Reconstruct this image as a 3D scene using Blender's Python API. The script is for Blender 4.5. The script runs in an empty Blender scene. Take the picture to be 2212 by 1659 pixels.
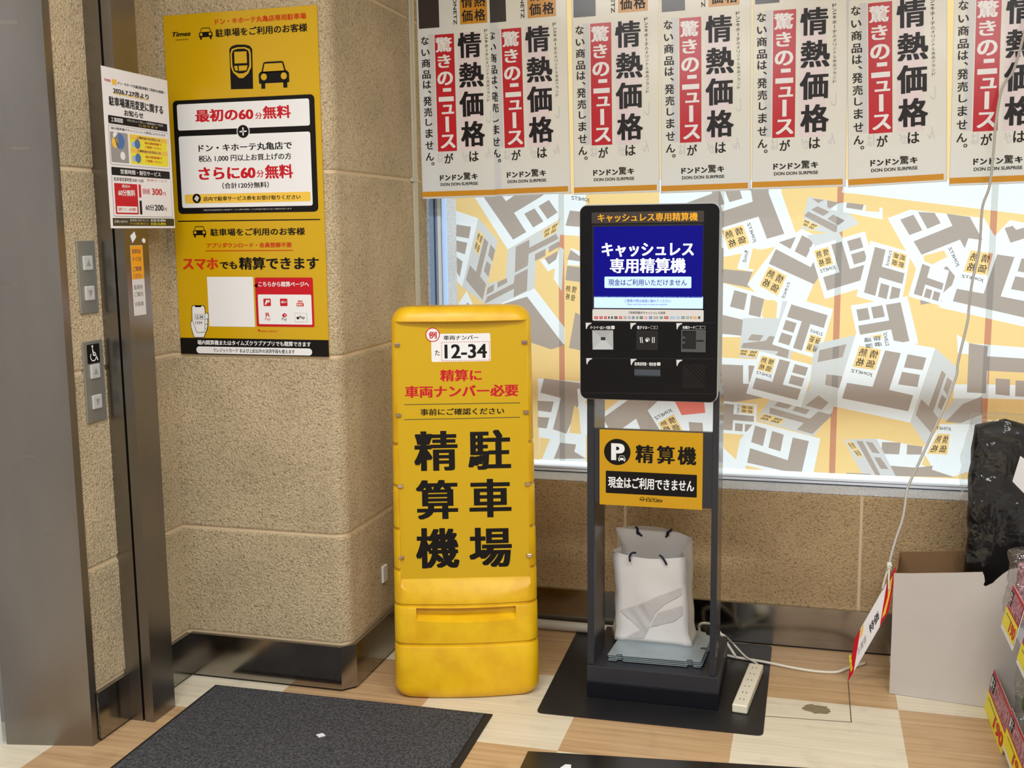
import bpy, bmesh, math, random
from mathutils import Vector, Matrix, noise, geometry

# ------------------------------------------------------------------ camera
scene = bpy.context.scene
COL = scene.collection
F_PX, W_PX, H_PX = 2342.19, 2212.0, 1659.0
PITCH, YAW, ROLL = (math.radians(a) for a in (8.08328, 15.46214, 0.67171))
CAM = Vector((0, 0, 1.5))
_fwd = Vector((-math.sin(YAW) * math.cos(PITCH), math.cos(YAW) * math.cos(PITCH), -math.sin(PITCH)))
_rt = Vector((math.cos(YAW), math.sin(YAW), 0))
_dn = _fwd.cross(_rt)
_r = math.cos(ROLL) * _rt + math.sin(ROLL) * _dn
_d = -math.sin(ROLL) * _rt + math.cos(ROLL) * _dn
cam_data = bpy.data.cameras.new('camera')
cam_data.sensor_width = 36.0
cam_data.lens = F_PX / W_PX * 36.0
cam_data.clip_start = 0.05
cam = bpy.data.objects.new('camera', cam_data)
COL.objects.link(cam)
cam.matrix_world = Matrix(((_r.x, -_d.x, -_fwd.x, CAM.x), (_r.y, -_d.y, -_fwd.y, CAM.y),
                           (_r.z, -_d.z, -_fwd.z, CAM.z), (0, 0, 0, 1)))
scene.camera = cam

# ------------------------------------------------------------------ look, sky, lamps
scene.view_settings.view_transform = 'Standard'
scene.view_settings.look = 'None'
scene.view_settings.exposure = 0.0
scene.view_settings.gamma = 1.0
scene.view_settings.use_curve_mapping = False
scene.cycles.use_denoising = True
scene.cycles.max_bounces = 8
scene.cycles.transparent_max_bounces = 16
world = bpy.data.worlds.new('sky')
scene.world = world
world.use_nodes = True
_bg = world.node_tree.nodes['Background']
_bg.inputs['Color'].default_value = (0.86, 0.94, 1.0, 1)
_bg.inputs['Strength'].default_value = 2.0


def lamp(name, loc, size, watts, color, aim=None):
    L = bpy.data.lights.new(name, 'AREA')
    L.shape = 'RECTANGLE'
    L.size, L.size_y = size
    L.energy = watts
    L.color = color
    o = bpy.data.objects.new(name, L)
    COL.objects.link(o)
    o.location = loc
    if aim:
        o.rotation_euler = (Vector(aim) - Vector(loc)).to_track_quat('-Z', 'Y').to_euler()
    return o


lamp('ceiling_tube_lamp', (-0.9, 1.5, 2.78), (1.25, 0.16), 37, (0.98, 0.99, 1.0))
lamp('ceiling_tube_lamp', (0.9, 1.5, 2.78), (1.25, 0.16), 37, (0.98, 0.99, 1.0))
lamp('ceiling_tube_lamp', (-0.9, -0.6, 2.78), (1.25, 0.16), 48, (0.98, 0.99, 1.0))
lamp('ceiling_tube_lamp', (0.9, -0.6, 2.78), (1.25, 0.16), 48, (0.98, 0.99, 1.0))


# ------------------------------------------------------------------ helpers: photo ray -> place
def ray(x, y):
    return _r * ((x - W_PX / 2) / F_PX) + _d * ((y - H_PX / 2) / F_PX) + _fwd


def at_y(x, y, Y):
    v = ray(x, y)
    return CAM + v * (Y / v.y)


def at_x(x, y, X):
    v = ray(x, y)
    return CAM + v * (X / v.x)


def at_z(x, y, Z=0.0):
    v = ray(x, y)
    return CAM + v * ((Z - CAM.z) / v.z)


def lin(c):
    return c / 12.92 if c <= 0.04045 else ((c + 0.055) / 1.055) ** 2.4


def rgb(r, g, b):
    return (lin(r / 255), lin(g / 255), lin(b / 255), 1.0)


# ------------------------------------------------------------------ materials
MATS = {}


def mat(name, color, rough=0.5, metal=0.0, bump=0.0, bscale=60.0, var=0.0, vscale=8.0, emit=None, estr=0.0,
        coat=0.0, thru=0.0, spec=None, vcol=None, stretch=None, rvar=0.0):
    m = bpy.data.materials.new(name)
    m.use_nodes = True
    nt = m.node_tree
    p = nt.nodes['Principled BSDF']
    p.inputs['Base Color'].default_value = color
    p.inputs['Roughness'].default_value = rough
    p.inputs['Metallic'].default_value = metal
    if coat:
        p.inputs['Coat Weight'].default_value = coat
        p.inputs['Coat Roughness'].default_value = 0.12
    if spec is not None:
        p.inputs['Specular IOR Level'].default_value = spec
    if emit:
        p.inputs['Emission Color'].default_value = emit
        p.inputs['Emission Strength'].default_value = estr
    src = None
    if bump or var or rvar:
        tc = nt.nodes.new('ShaderNodeTexCoord')
        src = tc.outputs['Object']
        if stretch:
            mp = nt.nodes.new('ShaderNodeMapping')
            mp.inputs['Scale'].default_value = stretch
            nt.links.new(src, mp.inputs['Vector'])
            src = mp.outputs['Vector']
    if bump:
        n = nt.nodes.new('ShaderNodeTexNoise')
        n.inputs['Scale'].default_value = bscale
        n.inputs['Detail'].default_value = 3
        nt.links.new(src, n.inputs['Vector'])
        b = nt.nodes.new('ShaderNodeBump')
        b.inputs['Strength'].default_value = bump
        b.inputs['Distance'].default_value = 0.01
        nt.links.new(n.outputs['Fac'], b.inputs['Height'])
        nt.links.new(b.outputs['Normal'], p.inputs['Normal'])
    if var:
        n = nt.nodes.new('ShaderNodeTexNoise')
        n.inputs['Scale'].default_value = vscale
        n.inputs['Detail'].default_value = 5
        nt.links.new(src, n.inputs['Vector'])
        r = nt.nodes.new('ShaderNodeValToRGB')
        r.color_ramp.elements[0].position = 0.35
        r.color_ramp.elements[1].position = 0.65
        c2 = vcol or tuple(v * (1 - var) for v in color[:3]) + (1,)
        r.color_ramp.elements[0].color = c2
        r.color_ramp.elements[1].color = color
        nt.links.new(n.outputs['Fac'], r.inputs['Fac'])
        nt.links.new(r.outputs['Color'], p.inputs['Base Color'])
    if rvar:
        n = nt.nodes.new('ShaderNodeTexNoise')
        n.inputs['Scale'].default_value = vscale
        n.inputs['Detail'].default_value = 4
        nt.links.new(src, n.inputs['Vector'])
        mr = nt.nodes.new('ShaderNodeMapRange')
        mr.inputs['To Min'].default_value = max(0.02, rough - rvar)
        mr.inputs['To Max'].default_value = rough + rvar
        nt.links.new(n.outputs['Fac'], mr.inputs['Value'])
        nt.links.new(mr.outputs['Result'], p.inputs['Roughness'])
    if thru:     # a thin sheet that lets some daylight through
        t = nt.nodes.new('ShaderNodeBsdfTranslucent')
        t.inputs['Color'].default_value = color
        mx = nt.nodes.new('ShaderNodeMixShader')
        mx.inputs['Fac'].default_value = thru
        nt.links.new(p.outputs[0], mx.inputs[1])
        nt.links.new(t.outputs[0], mx.inputs[2])
        nt.links.new(mx.outputs[0], nt.nodes['Material Output'].inputs['Surface'])
    MATS[name] = m
    return m


def stucco_mat(name, base, dark, depth=1.0):
    m = bpy.data.materials.new(name)
    m.use_nodes = True
    nt = m.node_tree
    p = nt.nodes['Principled BSDF']
    p.inputs['Roughness'].default_value = 0.85
    p.inputs['Specular IOR Level'].default_value = 0.25
    tc = nt.nodes.new('ShaderNodeTexCoord')
    n1 = nt.nodes.new('ShaderNodeTexNoise')
    n1.inputs['Scale'].default_value = 150
    n1.inputs['Detail'].default_value = 4
    n1.inputs['Roughness'].default_value = 0.55
    n1.inputs['Distortion'].default_value = 0.6
    nt.links.new(tc.outputs['Object'], n1.inputs['Vector'])
    b = nt.nodes.new('ShaderNodeBump')
    b.inputs['Strength'].default_value = 1.0 * depth
    b.inputs['Distance'].default_value = 0.012
    nt.links.new(n1.outputs['Fac'], b.inputs['Height'])
    nt.links.new(b.outputs['Normal'], p.inputs['Normal'])
    r = nt.nodes.new('ShaderNodeValToRGB')
    r.color_ramp.elements[0].position = 0.30
    r.color_ramp.elements[0].color = dark
    r.color_ramp.elements[1].position = 0.47
    r.color_ramp.elements[1].color = base
    nt.links.new(n1.outputs['Fac'], r.inputs['Fac'])
    n2 = nt.nodes.new('ShaderNodeTexNoise')
    n2.inputs['Scale'].default_value = 3.5
    n2.inputs['Detail'].default_value = 6
    nt.links.new(tc.outputs['Object'], n2.inputs['Vector'])
    mr = nt.nodes.new('ShaderNodeMapRange')
    mr.inputs['From Min'].default_value = 0.35
    mr.inputs['From Max'].default_value = 0.65
    mr.inputs['To Min'].default_value = 0.86
    mr.inputs['To Max'].default_value = 1.04
    nt.links.new(n2.outputs['Fac'], mr.inputs['Value'])
    mx = nt.nodes.new('ShaderNodeMix')
    mx.data_type = 'RGBA'
    mx.blend_type = 'MULTIPLY'
    mx.inputs['Factor'].default_value = 1.0
    nt.links.new(r.outputs['Color'], mx.inputs['A'])
    nt.links.new(mr.outputs['Result'], mx.inputs['B'])
    nt.links.new(mx.outputs['Result'], p.inputs['Base Color'])
    MATS[name] = m
    return m


def film_mat(name, color, diff=0.28):
    """printed window film: daylight passes through it from outside"""
    m = bpy.data.materials.new(name)
    m.use_nodes = True
    nt = m.node_tree
    nt.nodes.remove(nt.nodes['Principled BSDF'])
    t = nt.nodes.new('ShaderNodeBsdfTranslucent')
    d = nt.nodes.new('ShaderNodeBsdfDiffuse')
    t.inputs['Color'].default_value = color
    d.inputs['Color'].default_value = color
    mx = nt.nodes.new('ShaderNodeMixShader')
    mx.inputs['Fac'].default_value = diff
    nt.links.new(t.outputs[0], mx.inputs[1])
    nt.links.new(d.outputs[0], mx.inputs[2])
    nt.links.new(mx.outputs[0], nt.nodes['Material Output'].inputs['Surface'])
    MATS[name] = m
    return m


def clear_mat(name, tint, gloss, rough, bump=0.0, bscale=30.0):
    """thin clear sheet: see-through with a fresnel shine"""
    m = bpy.data.materials.new(name)
    m.use_nodes = True
    nt = m.node_tree
    nt.nodes.remove(nt.nodes['Principled BSDF'])
    t = nt.nodes.new('ShaderNodeBsdfTransparent')
    t.inputs['Color'].default_value = tint
    g = nt.nodes.new('ShaderNodeBsdfGlossy')
    g.inputs['Roughness'].default_value = rough
    lw = nt.nodes.new('ShaderNodeLayerWeight')
    lw.inputs['Blend'].default_value = 0.3
    mr = nt.nodes.new('ShaderNodeMapRange')
    mr.inputs['To Min'].default_value = gloss
    mr.inputs['To Max'].default_value = min(1.0, gloss + 0.22)
    nt.links.new(lw.outputs['Facing'], mr.inputs['Value'])
    mx = nt.nodes.new('ShaderNodeMixShader')
    nt.links.new(mr.outputs['Result'], mx.inputs['Fac'])
    nt.links.new(t.outputs[0], mx.inputs[1])
    nt.links.new(g.outputs[0], mx.inputs[2])
    if bump:
        tc = nt.nodes.new('ShaderNodeTexCoord')
        n = nt.nodes.new('ShaderNodeTexNoise')
        n.inputs['Scale'].default_value = bscale
        n.inputs['Detail'].default_value = 3
        nt.links.new(tc.outputs['Object'], n.inputs['Vector'])
        b = nt.nodes.new('ShaderNodeBump')
        b.inputs['Strength'].default_value = bump
        b.inputs['Distance'].default_value = 0.03
        nt.links.new(n.outputs['Fac'], b.inputs['Height'])
        nt.links.new(b.outputs['Normal'], g.inputs['Normal'])
        nt.links.new(b.outputs['Normal'], lw.inputs['Normal'])
    nt.links.new(mx.outputs[0], nt.nodes['Material Output'].inputs['Surface'])
    MATS[name] = m
    return m


def floor_mat():
    m = bpy.data.materials.new('floor_tiles')
    m.use_nodes = True
    nt = m.node_tree
    p = nt.nodes['Principled BSDF']
    p.inputs['Roughness'].default_value = 0.38
    tc = nt.nodes.new('ShaderNodeTexCoord')
    mp = nt.nodes.new('ShaderNodeMapping')
    mp.inputs['Location'].default_value = (0.19 / 0.4865 + 100, -2.893 / 0.5215 + 100, 0.5)
    mp.inputs['Scale'].default_value = (1 / 0.4865, 1 / 0.5215, 0)
    nt.links.new(tc.outputs['Object'], mp.inputs['Vector'])
    ck = nt.nodes.new('ShaderNodeTexChecker')
    ck.inputs['Scale'].default_value = 1.0
    ck.inputs['Color1'].default_value = (0, 0, 0, 1)
    ck.inputs['Color2'].default_value = (1, 1, 1, 1)
    nt.links.new(mp.outputs['Vector'], ck.inputs['Vector'])
    # grain running along X
    mg = nt.nodes.new('ShaderNodeMapping')
    mg.inputs['Scale'].default_value = (2.2, 55, 1)
    nt.links.new(tc.outputs['Object'], mg.inputs['Vector'])
    ng = nt.nodes.new('ShaderNodeTexNoise')
    ng.inputs['Scale'].default_value = 1.0
    ng.inputs['Detail'].default_value = 6
    nt.links.new(mg.outputs['Vector'], ng.inputs['Vector'])

    def ramp(a, b):
        r = nt.nodes.new('ShaderNodeValToRGB')
        r.color_ramp.elements[0].position = 0.3
        r.color_ramp.elements[1].position = 0.7
        r.color_ramp.elements[0].color = a
        r.color_ramp.elements[1].color = b
        nt.links.new(ng.outputs['Fac'], r.inputs['Fac'])
        return r
    ra = ramp(rgb(214, 203, 178), rgb(232, 223, 200))
    rb = ramp(rgb(176, 142, 103), rgb(207, 174, 132))
    mx = nt.nodes.new('ShaderNodeMix')
    mx.data_type = 'RGBA'
    nt.links.new(ck.outputs['Color'], mx.inputs['Factor'])
    nt.links.new(rb.outputs['Color'], mx.inputs['A'])
    nt.links.new(ra.outputs['Color'], mx.inputs['B'])
    # grime
    nd = nt.nodes.new('ShaderNodeTexNoise')
    nd.inputs['Scale'].default_value = 9
    nd.inputs['Detail'].default_value = 8
    nt.links.new(tc.outputs['Object'], nd.inputs['Vector'])
    mr = nt.nodes.new('ShaderNodeMapRange')
    mr.inputs['From Min'].default_value = 0.25
    mr.inputs['From Max'].default_value = 0.45
    mr.inputs['To Min'].default_value = 0.82
    mr.inputs['To Max'].default_value = 1.0
    nt.links.new(nd.outputs['Fac'], mr.inputs['Value'])
    m2 = nt.nodes.new('ShaderNodeMix')
    m2.data_type = 'RGBA'
    m2.blend_type = 'MULTIPLY'
    m2.inputs['Factor'].default_value = 1.0
    nt.links.new(mx.outputs['Result'], m2.inputs['A'])
    nt.links.new(mr.outputs['Result'], m2.inputs['B'])
    nt.links.new(m2.outputs['Result'], p.inputs['Base Color'])
    MATS['floor'] = m
    return m


stucco_mat('stucco', rgb(220, 200, 164), rgb(160, 138, 106))
stucco_mat('stucco_backlit', rgb(200, 172, 130), rgb(146, 120, 88), 0.8)  # darker copy of the stucco: the backlit shade is put into its colour
stucco_mat('stucco_white_lit', rgb(244, 246, 250), rgb(205, 210, 220), 1.2)  # brightened stucco; its colour includes the daylight falling on the window ledge
mat('sealant', rgb(214, 192, 158), 0.8)
floor_mat()
mat('steel', (0.285, 0.27, 0.258, 1), 0.30, 1.0, rvar=0.07, vscale=5, stretch=(1, 1, 0.35), var=0.14)
mat('steel_dark', (0.30, 0.28, 0.25, 1), 0.22, 1.0, rvar=0.06, vscale=4, var=0.25)
mat('steel_kick', (0.36, 0.34, 0.31, 1), 0.16, 1.0, rvar=0.08, vscale=7, var=0.2)
mat('steel_light', (0.55, 0.54, 0.52, 1), 0.28, 1.0)
mat('ceiling_white', rgb(225, 222, 215), 0.9)
mat('wall_paint', rgb(172, 168, 164), 0.8)
mat('white_paint', rgb(226, 228, 228), 0.35)
mat('black', rgb(14, 14, 16), 0.35)
mat('ink', rgb(17, 14, 13), 0.5, spec=0.2)
mat('ink_red', rgb(196, 22, 36), 0.45, spec=0.25)
mat('ink_red2', rgb(204, 50, 20), 0.45, spec=0.25)
mat('ink_white', rgb(236, 236, 236), 0.45)
mat('ink_grey', rgb(150, 148, 146), 0.45)
mat('ink_pale', rgb(212, 210, 208), 0.45)
mat('ink_gold', rgb(240, 196, 70), 0.45)
mat('ink_yellow', rgb(240, 225, 30), 0.45)
mat('ink_orange', rgb(235, 160, 20), 0.45)
mat('ink_blue', rgb(70, 110, 170), 0.45)
mat('ink_skyblue', rgb(150, 190, 230), 0.45)
mat('ink_green', rgb(60, 140, 110), 0.45)
mat('ink_pink', rgb(225, 150, 175), 0.45)
mat('ink_purple', rgb(120, 70, 90), 0.45)
mat('ink_olive', rgb(60, 56, 34), 0.45)
mat('poster_yellow', rgb(206, 164, 2), 0.32)
mat('panel_yellow', rgb(206, 166, 2), 0.30)
mat('plate_yellow', rgb(200, 150, 0), 0.30)
mat('plastic_yellow', rgb(238, 192, 22), 0.36, bump=0.06, bscale=240, var=0.10, vscale=14, vcol=rgb(226, 174, 18))
mat('paper', rgb(236, 234, 236), 0.6)
mat('rubber', rgb(30, 30, 33), 0.42, bump=0.05, bscale=300, var=0.25, vscale=10)
mat('rubber_gloss', rgb(24, 24, 26), 0.2)
mat('carpet', rgb(92, 92, 96), 0.95, bump=1.0, bscale=190, var=0.55, vscale=150, vcol=rgb(40, 40, 44), stretch=(1.0, 0.75, 1))
mat('mat_edge', rgb(24, 24, 24), 0.7)
mat('kiosk_black', rgb(14, 14, 17), 0.3, spec=0.22)
mat('kiosk_grey', rgb(48, 49, 55), 0.34, spec=0.3)
mat('kiosk_side', rgb(60, 60, 64), 0.16)
mat('kiosk_base', rgb(14, 16, 24), 0.5, spec=0.25)
mat('casing_grey', rgb(176, 178, 180), 0.4)
mat('reader_grey', rgb(74, 76, 78), 0.4)
mat('slot_grey', rgb(64, 74, 84), 0.35)
mat('title_strip', rgb(52, 44, 38), 0.35)
mat('galvanised', rgb(168, 182, 188), 0.38, 0.35, var=0.1, vscale=20)
mat('bag_paper', rgb(226, 222, 218), 0.6, bump=0.12, bscale=14)
mat('bag_print', rgb(196, 193, 190), 0.6)
mat('navy_rope', rgb(22, 22, 48), 0.8)
mat('cord_white', rgb(226, 222, 208), 0.5)
mat('cord_grey', rgb(188, 184, 176), 0.5)
mat('power_white', rgb(232, 226, 204), 0.45)
mat('card_white', rgb(198, 191, 184), 0.8, var=0.04, vscale=6)
mat('card_brown', rgb(136, 104, 70), 0.9)
mat('poly_black', rgb(12, 12, 14), 0.5, bump=0.3, bscale=7, spec=0.25)
mat('stain', rgb(140, 124, 94), 0.7, var=0.2, vscale=60)
mat('seam_dark', rgb(92, 80, 62), 0.8)
mat('duct', rgb(196, 190, 168), 0.45)
mat('pipe_white', rgb(205, 200, 188), 0.5)
mat('panel_steel', (0.40, 0.41, 0.38, 1), 0.42, 0.8)
mat('button_clear', rgb(190, 190, 188), 0.25)
mat('alu', rgb(232, 238, 246), 0.35)
mat('alu_dark', rgb(60, 70, 84), 0.4)
mat('alu_blue', rgb(150, 180, 220), 0.35, 0.3)
mat('tape', rgb(236, 238, 240), 0.3)
mat('laminate', rgb(234, 239, 246), 0.16, thru=0.35, bump=0.05, bscale=5)
mat('lam_edge', rgb(214, 214, 212), 0.2)
mat('lam_black', rgb(32, 27, 27), 0.3, spec=0.25)
mat('lam_dark', rgb(58, 52, 50), 0.2)
mat('lam_red', rgb(200, 34, 46), 0.2, bump=0.05, bscale=5)
mat('lam_pink', rgb(238, 224, 226), 0.2)
mat('lam_ghost', rgb(216, 216, 217), 0.2)
mat('lam_orange', rgb(216, 150, 38), 0.2, bump=0.05, bscale=5)
mat('lam_white', rgb(245, 243, 242), 0.2)
mat('screen_blue', rgb(3, 3, 20), 0.3, emit=rgb(10, 8, 134), estr=1.0, spec=0.12)
mat('screen_white', rgb(200, 200, 210), 0.25, emit=rgb(206, 216, 248), estr=0.95)
mat('screen_pale', rgb(150, 170, 220), 0.25, emit=rgb(176, 205, 250), estr=0.9)
mat('screen_ink', rgb(20, 24, 70), 0.25, emit=rgb(40, 52, 130), estr=0.5)
mat('title_gold', rgb(232, 166, 20), 0.4)
mat('rail_yellow', rgb(236, 176, 40), 0.5)
mat('pavement', rgb(214, 214, 212), 0.9)
mat('shelf_metal', rgb(190, 190, 192), 0.4)
mat('snack_pink', rgb(206, 150, 160), 0.6, var=0.5, vscale=90, vcol=rgb(120, 60, 76))
mat('snack_green', rgb(120, 160, 50), 0.5)
film_mat('film_w', (0.80, 0.83, 0.83, 1))
film_mat('film_o', (0.84, 0.60, 0.26, 1))
film_mat('film_b', (0.40, 0.335, 0.285, 1))
film_mat('film_g', (0.62, 0.62, 0.60, 1))
film_mat('film_r', (0.80, 0.22, 0.17, 1))
film_mat('film_sw', (0.60, 0.62, 0.58, 1))
film_mat('film_so', (0.58, 0.27, 0.16, 1))
film_mat('film_sb', (0.29, 0.25, 0.22, 1))
clear_mat('glass', (0.97, 0.985, 0.98, 1), 0.03, 0.02)
clear_mat('wrap', (0.95, 0.96, 0.97, 1), 0.06, 0.14, 0.55, 13)
clear_mat('pouch', (0.94, 0.95, 0.96, 1), 0.16, 0.12, 1.0, 30)
clear_mat('clip_clear', (0.80, 0.70, 0.50, 1), 0.35, 0.1)


# ------------------------------------------------------------------ mesh builder
class MB:
    def __init__(s):
        s.v, s.f, s.m, s.smooth, s.slots = [], [], [], [], []

    def slot(s, name):
        if name not in s.slots:
            s.slots.append(name)
        return s.slots.index(name)

    def face(s, pts, m, smooth=False):
        n = len(s.v)
        s.v += [tuple(p) for p in pts]
        s.f.append(tuple(range(n, n + len(pts))))
        s.m.append(s.slot(m))
        s.smooth.append(smooth)

    def mesh(s, verts, faces, m, smooth=False):
        n = len(s.v)
        s.v += [tuple(p) for p in verts]
        k = s.slot(m)
        for f in faces:
            s.f.append(tuple(i + n for i in f))
            s.m.append(k)
            s.smooth.append(smooth)

    def box(s, lo, hi, m, M=None):
        x0, y0, z0 = lo
        x1, y1, z1 = hi
        P = [Vector(p) for p in ((x0, y0, z0), (x1, y0, z0), (x1, y1, z0), (x0, y1, z0),
                                 (x0, y0, z1), (x1, y0, z1), (x1, y1, z1), (x0, y1, z1))]
        if M is not None:
            P = [M @ p for p in P]
        s.mesh(P, [(3, 2, 1, 0), (4, 5, 6, 7), (0, 1, 5, 4), (1, 2, 6, 5), (2, 3, 7, 6), (3, 0, 4, 7)], m)

    def prism(s, base, vec, m):
        """closed polygon swept along vec"""
        n = len(base)
        base = [Vector(b) for b in base]
        vec = Vector(vec)
        P = base + [b + vec for b in base]
        F = [tuple(reversed(range(n))), tuple(range(n, 2 * n))]
        F += [(i, (i + 1) % n, n + (i + 1) % n, n + i) for i in range(n)]
        s.mesh(P, F, m)

    def tube(s, path, r, m, n=10, cap=True):
        path = [Vector(p) for p in path]
        rings = []
        up = Vector((0, 0, 1))
        for i, p in enumerate(path):
            a = path[max(i - 1, 0)]
            b = path[min(i + 1, len(path) - 1)]
            t = (b - a).normalized()
            u = t.cross(up)
            if u.length < 1e-3:
                u = t.cross(Vector((1, 0, 0)))
            u.normalize()
            w = u.cross(t)
            rr = r[i] if isinstance(r, (list, tuple)) else r
            rings.append([p + (u * math.cos(k * 2 * math.pi / n) + w * math.sin(k * 2 * math.pi / n)) * rr for k in range(n)])
        V = [q for g in rings for q in g]
        F = []
        for i in range(len(rings) - 1):
            for k in range(n):
                a, b = i * n + k, i * n + (k + 1) % n
                F.append((a, a + n, b + n, b))
        if cap:
            F.append(tuple(range(n)))
            F.append(tuple(reversed(range((len(rings) - 1) * n, len(rings) * n))))
        s.mesh(V, F, m, True)

    def build(s, name, parent=None, fix=True):
        me = bpy.data.meshes.new(name)
        me.from_pydata(s.v, [], s.f)
        for sl in s.slots:
            me.materials.append(MATS[sl])
        me.polygons.foreach_set('material_index', s.m)
        me.polygons.foreach_set('use_smooth', s.smooth)
        me.update()
        if fix:
            b = bmesh.new()
            b.from_mesh(me)
            bmesh.ops.remove_doubles(b, verts=b.verts, dist=1e-6)
            bmesh.ops.recalc_face_normals(b, faces=b.faces)
            b.to_mesh(me)
            b.free()
        o = bpy.data.objects.new(name, me)
        COL.objects.link(o)
        if parent is not None:
            o.parent = parent
            o.matrix_parent_inverse = Matrix.Translation(-WORLD_LOC.get(parent.name, Vector()))
            WORLD_LOC[o.name] = Vector(WORLD_LOC.get(parent.name, Vector())) * 0
        return o


WORLD_LOC = {}


def thing(name, loc, label, cat, group=None):
    o = bpy.data.objects.new(name, None)
    COL.objects.link(o)
    o.empty_display_size = 0.05
    o.location = loc
    WORLD_LOC[o.name] = Vector(loc)
    return tag(o, label, cat, group)


def tag(o, label, cat, group=None):
    o['label'] = label
    o['category'] = cat
    if group:
        o['group'] = group
    return o


def struct(o):
    o['kind'] = 'structure'
    return o


def bevel(o, w, seg=2):
    b = o.modifiers.new('bevel', 'BEVEL')
    b.width = w
    b.segments = seg
    b.limit_method = 'ANGLE'
    return o


def smooth_curve(pts, n=8):
    """Catmull-Rom through the points"""
    P = [Vector(p) for p in pts]
    P = [P[0] * 2 - P[1]] + P + [P[-1] * 2 - P[-2]]
    out = []
    for i in range(1, len(P) - 2):
        a, b, c, d = P[i - 1:i + 3]
        for k in range(n):
            t = k / n
            out.append(0.5 * ((2 * b) + (c - a) * t + (2 * a - 5 * b + 4 * c - d) * t * t + (3 * b - a - 3 * c + d) * t ** 3))
    out.append(P[-2])
    return out


# ------------------------------------------------------------------ lettering
_glyphs = {}


def glyphs(s):
    """outline of a line of text as (verts2d, faces)"""
    if s in _glyphs:
        return _glyphs[s]
    c = bpy.data.curves.new('lettering', 'FONT')
    c.body = s
    c.size = 1.0
    c.resolution_u = 3
    o = bpy.data.objects.new('lettering', c)
    COL.objects.link(o)
    bpy.context.view_layer.update()
    me = bpy.data.meshes.new_from_object(o.evaluated_get(bpy.context.evaluated_depsgraph_get()))
    V = [(v.co.x, v.co.y) for v in me.vertices]
    Fc = [tuple(p.vertices) for p in me.polygons]
    bpy.data.objects.remove(o)
    bpy.data.curves.remove(c)
    bpy.data.meshes.remove(me)
    _glyphs[s] = (V, Fc)
    return V, Fc


def bold_copies(w):
    if w <= 0:
        return [(0, 0)]
    h = w * 0.45
    return [(0, 0), (w, 0), (-w, 0), (0, h), (0, -h), (w, h), (w, -h), (-w, h), (-w, -h)]


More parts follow.
